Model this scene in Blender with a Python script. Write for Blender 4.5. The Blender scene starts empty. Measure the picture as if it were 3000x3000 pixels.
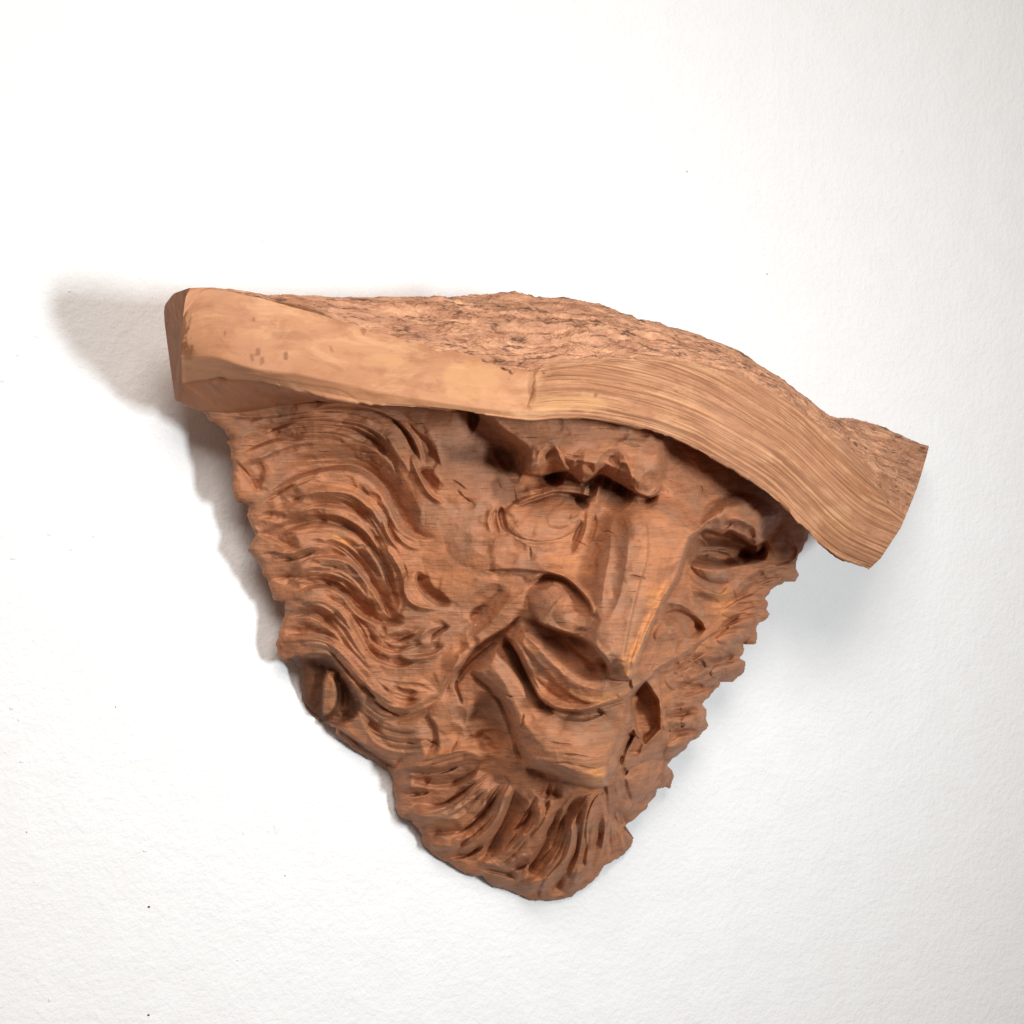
import bpy, math
import numpy as np

# ------------------------------------------------------------------ scene, camera, light
scene = bpy.context.scene
S = 0.0003                       # metres per unit of the working drawing
TH = math.radians(28.0)          # the camera stands to the left of the carving
DIST = 1.8
FOC = DIST / S
CAM = np.array([-math.sin(TH) * DIST, -math.cos(TH) * DIST, 0.0])
FWD = np.array([math.sin(TH), math.cos(TH), 0.0])
RGT = np.array([math.cos(TH), -math.sin(TH), 0.0])
UP = np.array([0.0, 0.0, 1.0])

cam_data = bpy.data.cameras.new('camera')
cam_data.sensor_fit = 'HORIZONTAL'
cam_data.sensor_width = 36.0
cam_data.lens = 36.0 * FOC / 3000.0
cam_data.clip_start = 0.01
cam_data.clip_end = 100.0
cam = bpy.data.objects.new('camera', cam_data)
scene.collection.objects.link(cam)
cam.location = CAM
cam.rotation_euler = (math.radians(90), 0, -TH)
scene.camera = cam

world = bpy.data.worlds.new('World')
scene.world = world
world.use_nodes = True
bg = world.node_tree.nodes['Background']
bg.inputs[0].default_value = (1.0, 0.80, 0.71, 1)
bg.inputs[1].default_value = 0.13


def area_light(name, loc, target, sx, sy, power, color, spread=180.0):
    d = bpy.data.lights.new(name, 'AREA')
    d.shape = 'RECTANGLE'
    d.size, d.size_y = sx, sy
    d.energy = power
    d.color = color
    d.spread = math.radians(spread)
    o = bpy.data.objects.new(name, d)
    scene.collection.objects.link(o)
    o.location = loc
    from mathutils import Vector
    o.rotation_euler = (Vector(target) - Vector(loc)).to_track_quat('-Z', 'Y').to_euler()
    return o


area_light('key_lamp', (0.44, -1.72, 0.0), (-0.20, 0, -0.02), 0.20, 0.36, 5.2, (0.87, 0.95, 1.0), 92)
area_light('room_lamp', (-0.76, -1.85, 1.18), (0.10, 0, -0.55), 1.1, 0.85, 17.5, (1.0, 0.945, 0.90), 140)

scene.view_settings.view_transform = 'Standard'
scene.view_settings.look = 'None'
scene.view_settings.exposure = 0.42
scene.view_settings.gamma = 1.0
scene.view_settings.use_curve_mapping = False


# ------------------------------------------------------------------ numeric helpers
def place(u, v, h):
    """drawing coordinates + height above the wall -> point in the room"""
    u = np.asarray(u, float); v = np.asarray(v, float); h = np.asarray(h, float)
    a = (u - 1500.0) / FOC
    b = (1500.0 - v) / FOC
    dx = FWD[0] + a * RGT[0]
    dy = FWD[1] + a * RGT[1]
    dz = b
    t = (-h * S - CAM[1]) / dy
    return np.stack([CAM[0] + t * dx, CAM[1] + t * dy, CAM[2] + t * dz], -1)


def catmull(pts, n=10):
    p = np.asarray(pts, float)
    if len(p) < 3:
        return np.concatenate([p[:1] + (p[1:] - p[:1]) * k / n for k in range(n + 1)]) if len(p) == 2 else p
    q = np.vstack([2 * p[0] - p[1], p, 2 * p[-1] - p[-2]])
    out = []
    for i in range(1, len(q) - 2):
        for k in range(n):
            t = k / n
            out.append(0.5 * (2 * q[i] + (q[i + 1] - q[i - 1]) * t + (2 * q[i - 1] - 5 * q[i] + 4 * q[i + 1] - q[i + 2]) * t * t
                              + (3 * q[i] - q[i - 1] - 3 * q[i + 1] + q[i + 2]) * t ** 3))
    out.append(p[-1])
    return np.array(out)


def sstep(x):
    x = np.clip(x, 0, 1)
    return x * x * (3 - 2 * x)


def vnoise(x, y, seed=0):
    r = np.random.RandomState(seed).rand(256, 256)
    xi = np.floor(x).astype(int); yi = np.floor(y).astype(int)
    fx = x - xi; fy = y - yi
    fx = fx * fx * (3 - 2 * fx); fy = fy * fy * (3 - 2 * fy)
    x0 = xi % 256; x1 = (xi + 1) % 256; y0 = yi % 256; y1 = (yi + 1) % 256
    return ((r[x0, y0] * (1 - fx) + r[x1, y0] * fx) * (1 - fy) + (r[x0, y1] * (1 - fx) + r[x1, y1] * fx) * fy) * 2 - 1


def fbm(x, y, oct=4, seed=0, gain=0.5):
    o = 0; a = 1.0; s = 0
    for k in range(oct):
        o = o + a * vnoise(x * 2 ** k + 17.3 * k, y * 2 ** k + 9.1 * k, seed + k)
        s += a; a *= gain
    return o / s


def blur(a, r):
    """three box passes of radius r cells"""
    for _ in range(3):
        for ax in (0, 1):
            p = np.pad(a, [(r + 1, r) if ax == i else (0, 0) for i in (0, 1)], mode='edge')
            c = np.cumsum(p, ax)
            n = a.shape[ax]
            hi = np.take(c, range(2 * r + 1, 2 * r + 1 + n), ax)
            lo = np.take(c, range(0, n), ax)
            a = (hi - lo) / (2 * r + 1)
    return a


# ------------------------------------------------------------------ materials
def new_mat(name):
    m = bpy.data.materials.new(name)
    m.use_nodes = True
    nt = m.node_tree
    return m, nt, nt.nodes['Principled BSDF']


def N(nt, kind, **kw):
    n = nt.nodes.new(kind)
    for k, v in kw.items():
        if k == 'inp':
            for kk, vv in v.items():
                n.inputs[kk].default_value = vv
        else:
            setattr(n, k, v)
    return n


def mix(nt, fac, a, b, blend='MIX'):
    n = nt.nodes.new('ShaderNodeMix')
    n.data_type = 'RGBA'; n.blend_type = blend
    for sock, val in ((n.inputs[0], fac), (n.inputs[6], a), (n.inputs[7], b)):
        if hasattr(val, 'links'):
            nt.links.new(val, sock)
        elif isinstance(val, (int, float)):
            sock.default_value = val
        else:
            sock.default_value = (*val, 1)
    return n.outputs[2]


def ramp(nt, src, p0, p1, v0=0.0, v1=1.0):
    n = nt.nodes.new('ShaderNodeMapRange')
    n.inputs[1].default_value = p0; n.inputs[2].default_value = p1
    n.inputs[3].default_value = v0; n.inputs[4].default_value = v1
    nt.links.new(src, n.inputs[0])
    return n.outputs[0]


def math_n(nt, op, a, b):
    n = nt.nodes.new('ShaderNodeMath'); n.operation = op
    for s, val in ((n.inputs[0], a), (n.inputs[1], b)):
        if hasattr(val, 'links'):
            nt.links.new(val, s)
        else:
            s.default_value = val
    return n.outputs[0]


def noise(nt, vec, scale, detail=4, rough=0.55, dist=0.0):
    n = N(nt, 'ShaderNodeTexNoise', inp={'Scale': scale, 'Detail': detail, 'Roughness': rough, 'Distortion': dist})
    nt.links.new(vec, n.inputs['Vector'])
    return n.outputs['Fac']


def stretched(nt, coord, scale):
    n = N(nt, 'ShaderNodeMapping', inp={'Scale': scale})
    nt.links.new(coord, n.inputs['Vector'])
    return n.outputs['Vector']


def attr(nt, name):
    n = nt.nodes.new('ShaderNodeAttribute'); n.attribute_name = name
    return n


def carved_wood():
    m, nt, b = new_mat('carved_red_brown_wood')
    co = nt.nodes.new('ShaderNodeTexCoord').outputs['Object']
    big = noise(nt, co, 14, 3)
    mid = noise(nt, co, 70, 4, 0.6)
    grain = noise(nt, stretched(nt, co, (14, 40, 260)), 1.0, 5, 0.6, 0.3)
    fine = noise(nt, stretched(nt, co, (60, 120, 1100)), 1.0, 3, 0.6)
    speck = noise(nt, co, 420, 2, 0.5)
    check = noise(nt, stretched(nt, co, (45, 45, 520)), 1.0, 2, 0.5)
    c = mix(nt, ramp(nt, big, 0.35, 0.65), (0.46, 0.182, 0.079), (0.395, 0.165, 0.083))
    c = mix(nt, ramp(nt, mid, 0.42, 0.68, 0, 0.75), c, (0.285, 0.114, 0.053))
    dust = noise(nt, co, 26, 5, 0.62, 0.4)
    c = mix(nt, ramp(nt, dust, 0.48, 0.62, 0, 0.6), c, (0.31, 0.165, 0.098))
    c = mix(nt, ramp(nt, grain, 0.5, 0.72, 0, 0.55), c, (0.50, 0.185, 0.078))
    c = mix(nt, ramp(nt, grain, 0.48, 0.3, 0, 0.45), c, (0.24, 0.085, 0.034))
    c = mix(nt, ramp(nt, fine, 0.52, 0.70, 0, 0.5), c, (0.2, 0.07, 0.03))
    c = mix(nt, ramp(nt, check, 0.715, 0.76, 0, 0.55), c, (0.06, 0.022, 0.012))
    c = mix(nt, ramp(nt, speck, 0.72, 0.78, 0, 0.6), c, (0.09, 0.04, 0.02))
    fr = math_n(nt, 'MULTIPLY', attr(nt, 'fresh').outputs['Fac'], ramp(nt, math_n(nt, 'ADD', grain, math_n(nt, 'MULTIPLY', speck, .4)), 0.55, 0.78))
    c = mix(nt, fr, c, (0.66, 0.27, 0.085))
    pl = math_n(nt, 'MULTIPLY', attr(nt, 'pale').outputs['Fac'], ramp(nt, mid, 0.35, 0.6))
    c = mix(nt, pl, c, (0.42, 0.21, 0.12))
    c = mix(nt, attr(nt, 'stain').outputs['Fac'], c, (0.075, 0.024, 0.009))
    nt.links.new(c, b.inputs['Base Color'])
    nt.links.new(ramp(nt, mid, 0.3, 0.7, 0.52, 0.72), b.inputs['Roughness'])
    b.inputs['Specular IOR Level'].default_value = 0.28
    hgt = math_n(nt, 'ADD', math_n(nt, 'MULTIPLY', grain, 0.6), math_n(nt, 'MULTIPLY', fine, 0.35))
    hgt = math_n(nt, 'ADD', hgt, math_n(nt, 'MULTIPLY', mid, 1.0))
    hgt = math_n(nt, 'ADD', hgt, math_n(nt, 'MULTIPLY', speck, 0.35))
    hgt = math_n(nt, 'SUBTRACT', hgt, ramp(nt, check, 0.70, 0.74, 0, 0.7))
    bp = N(nt, 'ShaderNodeBump', inp={'Strength': 0.6, 'Distance': 0.0016})
    nt.links.new(hgt, bp.inputs['Height'])
    nt.links.new(bp.outputs[0], b.inputs['Normal'])
    return m


def hat_wood():
    m, nt, b = new_mat('pale_cut_wood_of_hat')
    g = attr(nt, 'grain').outputs['Vector']
    rough_zone = attr(nt, 'weather').outputs['Fac']
    bark = attr(nt, 'bark').outputs['Fac']
    big = noise(nt, stretched(nt, g, (7, 16, 10)), 1.0, 3)
    streak = noise(nt, stretched(nt, g, (6, 430, 10)), 1.0, 5, 0.62, 0.3)
    fine = noise(nt, stretched(nt, g, (26, 620, 10)), 1.0, 4, 0.6)
    blot = noise(nt, stretched(nt, g, (45, 80, 10)), 1.0, 4, 0.6)
    spots = noise(nt, stretched(nt, g, (230, 300, 10)), 1.0, 3, 0.6)
    c = mix(nt, ramp(nt, big, 0.35, 0.68), (0.440, 0.194, 0.090), (0.569, 0.273, 0.138))
    c = mix(nt, ramp(nt, blot, 0.48, 0.66, 0, 0.7), c, (0.365, 0.149, 0.069))
    pale = noise(nt, stretched(nt, g, (20, 44, 10)), 1.0, 5, 0.65, 0.5)
    c = mix(nt, ramp(nt, pale, 0.52, 0.66, 0, 0.7), c, (0.666, 0.358, 0.184))
    c = mix(nt, ramp(nt, pale, 0.46, 0.34, 0, 0.5), c, (0.408, 0.184, 0.097))
    c = mix(nt, ramp(nt, streak, 0.5, 0.36, 0, 0.3), c, (0.451, 0.189, 0.079))
    w = math_n(nt, 'MULTIPLY', rough_zone, ramp(nt, streak, 0.53, 0.40))
    c = mix(nt, math_n(nt, 'MULTIPLY', w, 0.78), c, (0.237, 0.099, 0.047))
    w4 = math_n(nt, 'MULTIPLY', rough_zone, ramp(nt, streak, 0.55, 0.68))
    c = mix(nt, math_n(nt, 'MULTIPLY', w4, 0.7), c, (0.709, 0.397, 0.211))
    w2 = math_n(nt, 'MULTIPLY', rough_zone, ramp(nt, fine, 0.56, 0.66))
    c = mix(nt, math_n(nt, 'MULTIPLY', w2, 0.75), c, (0.237, 0.099, 0.047))
    w3 = math_n(nt, 'MULTIPLY', rough_zone, ramp(nt, big, 0.45, 0.6))
    c = mix(nt, math_n(nt, 'MULTIPLY', w3, 0.35), c, (0.451, 0.209, 0.119))
    c = mix(nt, ramp(nt, spots, 0.68, 0.76, 0, 0.6), c, (0.172, 0.079, 0.042))
    # bark
    ba = noise(nt, stretched(nt, g, (18, 90, 10)), 1.0, 5, 0.68, 0.6)
    bb = noise(nt, stretched(nt, g, (48, 240, 10)), 1.0, 4, 0.68, 0.5)
    bc = noise(nt, stretched(nt, g, (12, 22, 10)), 1.0, 3)
    k = mix(nt, ramp(nt, ba, 0.4, 0.62), (0.387, 0.174, 0.092), (0.601, 0.303, 0.171))
    k = mix(nt, ramp(nt, bb, 0.55, 0.68, 0, 0.8), k, (0.751, 0.427, 0.230))
    k = mix(nt, ramp(nt, bb, 0.46, 0.36, 0, 0.9), k, (0.107, 0.048, 0.026))
    k = mix(nt, ramp(nt, bc, 0.5, 0.7, 0, 0.35), k, (0.365, 0.164, 0.097))
    c = mix(nt, bark, c, k)
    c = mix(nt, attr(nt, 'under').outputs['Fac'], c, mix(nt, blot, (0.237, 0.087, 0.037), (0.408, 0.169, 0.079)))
    c = mix(nt, attr(nt, 'fresh').outputs['Fac'], c, (0.687, 0.368, 0.157))
    c = mix(nt, attr(nt, 'stain').outputs['Fac'], c, (0.161, 0.054, 0.018))
    nt.links.new(c, b.inputs['Base Color'])
    b.inputs['Roughness'].default_value = 0.62
    b.inputs['Specular IOR Level'].default_value = 0.3
    h1 = math_n(nt, 'MULTIPLY', math_n(nt, 'ADD', streak, math_n(nt, 'MULTIPLY', fine, 0.5)), math_n(nt, 'ADD', math_n(nt, 'MULTIPLY', rough_zone, 0.9), 0.1))
    h2 = math_n(nt, 'MULTIPLY', math_n(nt, 'ADD', math_n(nt, 'MULTIPLY', ba, 1.4), bb), bark)
    h = math_n(nt, 'ADD', h1, math_n(nt, 'MULTIPLY', h2, 1.6))
    h = math_n(nt, 'ADD', h, math_n(nt, 'MULTIPLY', blot, 0.2))
    bp = N(nt, 'ShaderNodeBump', inp={'Strength': 0.6, 'Distance': 0.003})
    nt.links.new(h, bp.inputs['Height'])
    nt.links.new(bp.outputs[0], b.inputs['Normal'])
    return m


def wall_paint():
    m, nt, b = new_mat('white_painted_plaster')
    co = nt.nodes.new('ShaderNodeTexCoord').outputs['Object']
    n1 = noise(nt, co, 160, 4, 0.6)
    n2 = noise(nt, co, 420, 2, 0.5)
    n3 = noise(nt, co, 30, 3, 0.5)
    n4 = noise(nt, co, 38, 2, 0.5)
    c = mix(nt, ramp(nt, n3, 0.3, 0.7), (0.80, 0.79, 0.775), (0.82, 0.815, 0.80))
    c = mix(nt, ramp(nt, n4, 0.8, 0.83, 0, 0.5), c, (0.55, 0.53, 0.5))
    nt.links.new(c, b.inputs['Base Color'])
    b.inputs['Roughness'].default_value = 0.7
    b.inputs['Specular IOR Level'].default_value = 0.25
    h = math_n(nt, 'ADD', math_n(nt, 'MULTIPLY', n1, 1.0), math_n(nt, 'MULTIPLY', n2, 0.25))
    h = math_n(nt, 'ADD', h, math_n(nt, 'MULTIPLY', n3, 1.2))
    h = math_n(nt, 'ADD', h, ramp(nt, n4, 0.76, 0.84, 0, 1.5))
    bp = N(nt, 'ShaderNodeBump', inp={'Strength': 0.7, 'Distance': 0.0018})
    nt.links.new(h, bp.inputs['Height'])
    nt.links.new(bp.outputs[0], b.inputs['Normal'])
    return m


M_CARVE = carved_wood()
M_HAT = hat_wood()
M_WALL = wall_paint()


def mesh_obj(name, verts, faces, mat, parent=None, attrs=None, normals=None, smooth=True):
    me = bpy.data.meshes.new(name)
    verts = np.ascontiguousarray(verts, dtype=np.float32)
    faces = np.ascontiguousarray(faces, dtype=np.int32)
    k = faces.shape[1]
    me.vertices.add(len(verts)); me.vertices.foreach_set('co', verts.ravel())
    me.loops.add(faces.size); me.loops.foreach_set('vertex_index', faces.ravel())
    me.polygons.add(len(faces))
    me.polygons.foreach_set('loop_start', np.arange(0, faces.size, k, dtype=np.int32))
    me.polygons.foreach_set('loop_total', np.full(len(faces), k, dtype=np.int32))
    me.update(calc_edges=True)
    me.validate()
    me.polygons.foreach_set('use_smooth', np.full(len(me.polygons), smooth))
    for an, av in (attrs or {}).items():
        av = np.asarray(av, np.float32)
        if av.ndim == 1:
            me.attributes.new(an, 'FLOAT', 'POINT').data.foreach_set('value', av)
        else:
            me.attributes.new(an, 'FLOAT_VECTOR', 'POINT').data.foreach_set('vector', av.ravel())
    if normals is not None:
        me.normals_split_custom_set_from_vertices(normals.tolist())
    me.materials.append(mat)
    o = bpy.data.objects.new(name, me)
    scene.collection.objects.link(o)
    if parent is not None:
        o.parent = parent
    return o


# ------------------------------------------------------------------ the wall
wall = mesh_obj('wall', [(-3, 0, -2.5), (3, 0, -2.5), (3, 0, 2.5), (-3, 0, 2.5), (-3, .12, -2.5), (3, .12, -2.5), (3, .12, 2.5), (-3, .12, 2.5)],
                [(0, 1, 2, 3), (5, 4, 7, 6), (3, 2, 6, 7), (1, 0, 4, 5), (0, 3, 7, 4), (2, 1, 5, 6)], M_WALL, smooth=False)
wall['kind'] = 'structure'
wall['label'] = 'white painted plaster wall'

M_SPECK, _nt, _b = new_mat('dark_speck_of_dirt')
_b.inputs['Base Color'].default_value = (0.10, 0.06, 0.05, 1); _b.inputs['Roughness'].default_value = .8
rw = np.random.RandomState(7)
def wall_blob(u, v, ru, rv, hh, mat, name):
    n = 12
    ang = np.linspace(0, 2 * math.pi, n, endpoint=False)
    rr = 1 + .3 * rw.rand(n)
    V = [place(u + ru * f * rr * np.cos(ang), v + rv * f * rr * np.sin(ang), np.full(n, z)) for f, z in ((1, -.5), (.7, hh * .7), (.3, hh))]
    V.append(place(np.array([u]), np.array([v]), np.array([hh * 1.05])))
    V = np.concatenate(V)
    F = []
    for l in range(2):
        for k in range(n):
            a, b = l * n + k, l * n + (k + 1) % n
            F += [(a, a + n, b + n), (a, b + n, b)]
    F += [(2 * n + k, 3 * n, 2 * n + (k + 1) % n) for k in range(n)]
    mesh_obj(name, V, F, mat, wall)
for (u, v, r) in ((436, 2657, 4), (435, 2974, 4), (338, 2071, 2), (78, 2438, 2), (2013, 503, 2), (835, 2566, 2), (2247, 803, 2)):
    wall_blob(u, v, r, r * .8, 1.5, M_SPECK, 'dirt_speck')
for (u, v, a, b) in ((811, 2425, 12, 24), (63, 2230, 10, 7), (35, 2075, 9, 7), (55, 2107, 7, 9), (425, 2493, 8, 5), (145, 2930, 6, 9), (713, 2440, 5, 10), (696, 2812, 6, 4), (2640, 440, 9, 9), (2783, 775, 6, 11), (2665, 1250, 6, 6),
                     (203, 853, 8, 5), (110, 985, 14, 5), (55, 1040, 12, 5), (9, 1115, 10, 6), (275, 1570, 8, 6), (145, 1565, 10, 5), (210, 1610, 7, 6), (770, 705, 9, 4), (932, 700, 5, 3), (40, 1635, 16, 6)):
    wall_blob(u, v, a * .8, b * .8, 2.2, M_WALL, 'paint_lump')

# ------------------------------------------------------------------ the carving
root = bpy.data.objects.new('wooden_mask', None)
scene.collection.objects.link(root)
root['label'] = 'carved wooden mask of a bearded man in a bark-topped hat hung on white wall'
root['category'] = 'carving'

# ---- outline of the carved block
OUT = [(587, 1204), (616, 1231), (657, 1264), (674, 1285), (665, 1297), (672, 1318), (678, 1342), (682, 1388), (680, 1429), (694, 1467), (727, 1479), (725, 1512),
       (740, 1550), (747, 1573), (724, 1606), (741, 1635), (766, 1668), (786, 1709), (801, 1755), (803, 1763), (836, 1764), (832, 1796), (824, 1821), (816, 1850), (809, 1879),
       (809, 1912), (819, 1937), (838, 1941), (861, 1937), (875, 1966), (878, 1998), (882, 2048), (907, 2085), (948, 2119), (986, 2131), (982, 2148), (990, 2160),
       (1031, 2189), (1073, 2222), (1131, 2252), (1150, 2288), (1153, 2340), (1160, 2376), (1176, 2397), (1207, 2407), (1228, 2428), (1241, 2480), (1269, 2505),
       (1311, 2526), (1362, 2560), (1409, 2568), (1450, 2599), (1492, 2609), (1559, 2637), (1621, 2640), (1673, 2632), (1704, 2609), (1740, 2578), (1771, 2537),
       (1802, 2521), (1833, 2500), (1849, 2480), (1854, 2454), (1828, 2428), (1854, 2402), (1890, 2371), (1921, 2330), (1926, 2314), (1963, 2309), (1973, 2273),
       (1963, 2247), (1960, 2238), (1998, 2205), (2027, 2168), (2047, 2162), (2072, 2135), (2074, 2114), (2070, 2077), (2056, 2064), (2076, 2044), (2105, 2011),
       (2112, 1996), (2147, 1998), (2180, 1969), (2182, 1940), (2167, 1928), (2180, 1911), (2180, 1886), (2213, 1886), (2221, 1866), (2217, 1845), (2225, 1828),
       (2254, 1804), (2250, 1787), (2254, 1770), (2246, 1754), (2258, 1732), (2297, 1704), (2330, 1704), (2341, 1686), (2334, 1658), (2337, 1634), (2358, 1597),
       (2372, 1560), (2370, 1500), (2310, 1420), (2000, 1200), (1500, 1110), (900, 1085), (700, 1120)]

ST = 2.0
U0, V0 = 560, 1070
us = np.arange(U0, 2400 + ST, ST); vs = np.arange(V0, 2660 + ST, ST)
UU, VV = np.meshgrid(us, vs)          # rows = v


def poly_sd(poly, X, Y):
    """signed distance, negative inside"""
    p = np.asarray(poly, float)
    d = np.full(X.shape, 1e9); ins = np.zeros(X.shape, bool)
    for i in range(len(p)):
        a = p[i]; b = p[(i + 1) % len(p)]
        e = b - a
        t = np.clip(((X - a[0]) * e[0] + (Y - a[1]) * e[1]) / (e @ e + 1e-9), 0, 1)
        d = np.minimum(d, (X - a[0] - t * e[0]) ** 2 + (Y - a[1] - t * e[1]) ** 2)
        c = ((a[1] > Y) != (b[1] > Y))
        xi = a[0] + (Y - a[1]) * e[0] / (e[1] if abs(e[1]) > 1e-9 else 1e-9)
        ins ^= c & (X < xi)
    d = np.sqrt(d)
    return np.where(ins, -d, d)


CP = [(590, 1205, 185), (680, 1290, 175), (680, 1430, 156), (730, 1500, 145), (730, 1610, 132), (800, 1760, 106), (812, 1900, 91), (880, 2040, 65),
      (1000, 2165, 52), (1150, 2260, 48), (1155, 2360, 41), (1240, 2470, 39), (1360, 2560, 35), (1490, 2610, 32), (1620, 2640, 32), (1740, 2578, 41),
      (2365, 1580, 209), (2335, 1660, 205), (2255, 1770, 200), (2215, 1870, 192), (2180, 1950, 182), (2105, 2010, 176), (2075, 2110, 151), (1965, 2240, 135),
      (1920, 2330, 106), (1850, 2460, 61),
      (700, 1150, 200), (900, 1110, 265), (1200, 1130, 325), (1500, 1120, 430), (1800, 1150, 480), (2000, 1220, 450), (2300, 1430, 320),
      (900, 1250, 245), (900, 1450, 222), (900, 1650, 195), (950, 1850, 160), (1050, 1300, 275), (1080, 1500, 260), (1080, 1700, 235), (1080, 1900, 200),
      (1100, 2100, 150), (1250, 1250, 340), (1250, 1450, 340), (1280, 1650, 330), (1250, 1850, 300), (1230, 2050, 245), (1250, 2250, 155), (1300, 2400, 115), (1450, 2500, 115),
      (1400, 1500, 395), (1400, 1700, 392), (1500, 1640, 438), (1600, 1650, 475), (1400, 1850, 350), (1350, 2000, 300), (1400, 2150, 262), (1420, 2280, 210),
      (1450, 1320, 395), (1580, 1500, 420), (1600, 1280, 465), (1850, 1330, 515), (1760, 1500, 490), (1900, 1500, 525), (1900, 1650, 545), (1850, 1800, 560), (1820, 1940, 570), (1750, 1750, 535),
      (1650, 2010, 480), (1800, 2040, 520), (1600, 2130, 420), (1720, 2200, 460), (1740, 2290, 420), (1650, 2340, 325), (1600, 2450, 235), (1600, 2560, 130), (1750, 2400, 255), (1820, 2350, 240),
      (2050, 1750, 362), (2120, 1640, 335), (2150, 1500, 410), (2250, 1600, 285), (2000, 1900, 380), (2100, 1850, 300), (1950, 2050, 365), (2000, 2000, 300), (1900, 2200, 290), (2020, 2150, 235)]


def tps(cp, X, Y, lam=6.0):
    p = np.array(cp, float); n = len(p)
    sc = 300.0
    a = p[:, :2] / sc

    def K(r2):
        return 0.5 * r2 * np.log(r2 + 1e-12)
    r2 = ((a[:, None] - a[None]) ** 2).sum(-1)
    A = np.zeros((n + 3, n + 3)); A[:n, :n] = K(r2) + np.eye(n) * lam * 1e-3
    A[:n, n] = 1; A[:n, n + 1:] = a; A[n, :n] = 1; A[n + 1:, :n] = a.T
    w = np.linalg.solve(A, np.concatenate([p[:, 2], [0, 0, 0]]))
    out = w[n] + w[n + 1] * X / sc + w[n + 2] * Y / sc
    for i in range(n):
        out = out + w[i] * K((X / sc - a[i, 0]) ** 2 + (Y / sc - a[i, 1]) ** 2)
    return out


H = tps(CP, UU, VV)
EDGE = poly_sd(OUT, UU + 4 * vnoise(UU / 17, VV / 17, 5), VV + 4 * vnoise(UU / 15, VV / 15, 6))
FRESH = np.zeros_like(H); STAIN = np.zeros_like(H); PALE = np.zeros_like(H)


def window(pts, pad):
    p = np.asarray(pts, float)
    i0 = max(int((p[:, 1].min() - pad - V0) / ST), 0); i1 = min(int((p[:, 1].max() + pad - V0) / ST) + 2, H.shape[0])
    j0 = max(int((p[:, 0].min() - pad - U0) / ST), 0); j1 = min(int((p[:, 0].max() + pad - U0) / ST) + 2, H.shape[1])
    return slice(i0, i1), slice(j0, j1)


def field(pts, pad):
    """distance, parameter and side of every cell near a smooth stroke"""
    c = catmull(pts, 6)
    w = window(c, pad)
    X = UU[w]; Y = VV[w]
    L = np.concatenate([[0], np.cumsum(np.hypot(*(c[1:] - c[:-1]).T))])
    best = np.full(X.shape, 1e9); T = np.zeros(X.shape); sd = np.zeros(X.shape)
    for i in range(len(c) - 1):
        e = c[i + 1] - c[i]; l2 = e @ e
        if l2 < 1e-6:
            continue
        t = np.clip(((X - c[i, 0]) * e[0] + (Y - c[i, 1]) * e[1]) / l2, 0, 1)
        d = np.hypot(X - c[i, 0] - t * e[0], Y - c[i, 1] - t * e[1])
        m = d < best
        best = np.where(m, d, best)
        T = np.where(m, (L[i] + t * math.sqrt(l2)) / L[-1], T)
        sd = np.where(m, np.sign(e[0] * (Y - c[i, 1]) - e[1] * (X - c[i, 0])), sd)
    return w, best, T, sd


def env(T, ta, tb):
    e = np.ones_like(T)
    if ta > 0:
        e = e * sstep(T / ta)
    if tb > 0:
        e = e * sstep((1 - T) / tb)
    return e


ASYM = False; GAIN = 1.15
def gouge(pts, wd, dep, ta=0.3, tb=0.3, power=1.0):
    w, d, T, s = field(pts, 2.6 * wd + 4)
    e = env(T, ta, tb)
    ww = wd * (0.35 + 0.65 * e)
    if ASYM:      # a lock overlapping the next: sharp inner edge, long outer ramp
        x = np.where(s < 0, d / (2.4 * ww), d / (.55 * ww))
        H[w] -= GAIN * dep * e * np.clip(1 - x, 0, 1) ** 1.15
        return
    H[w] -= dep * e * np.clip(1 - (d / ww) ** 2, 0, 1) ** power


def ridge(pts, wd, amp, ta=0.3, tb=0.3, p=1.4):
    w, d, T, s = field(pts, wd + 4)
    e = env(T, ta, tb)
    ww = wd * (0.4 + 0.6 * e)
    H[w] += amp * e * np.clip(1 - d / ww, 0, 1) ** p


def cliff(pts, amp, wl=50, wr=40, ta=0.2, tb=0.2, sharp=3.0):
    """left of travel is proud, right of travel is cut back"""
    w, d, T, s = field(pts, 2.5 * max(wl, wr))
    e = env(T, ta, tb)
    k = np.tanh(d / sharp)
    end = np.clip(1 - d / (2.5 * max(wl, wr)), 0, 1)
    up = 0.5 * np.exp(-d / wl); dn = -0.5 * np.exp(-d / wr)
    H[w] += amp * e * end * k * np.where(s < 0, up, dn)


def lift(poly, amt, soft=14, inner=True):
    p = catmull(list(poly) + [poly[0]], 4)[:-1]
    w = window(p, soft + 6)
    sd = poly_sd(p, UU[w], VV[w])
    H[w] += amt * sstep((0 - sd) / soft if inner else (soft / 2 - sd) / soft)


def flat(poly, pts3, k=1.0, soft=12):
    """cut a plane through three points inside a polygon"""
    A = np.array([[a, b, 1] for a, b, _ in pts3], float)
    co = np.linalg.solve(A, np.array([c for _, _, c in pts3], float))
    w = window(poly, soft + 6)
    sd = poly_sd(poly, UU[w], VV[w])
    m = k * sstep((soft / 2 - sd) / soft)
    H[w] = H[w] * (1 - m) + m * (co[0] * UU[w] + co[1] * VV[w] + co[2])


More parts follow.
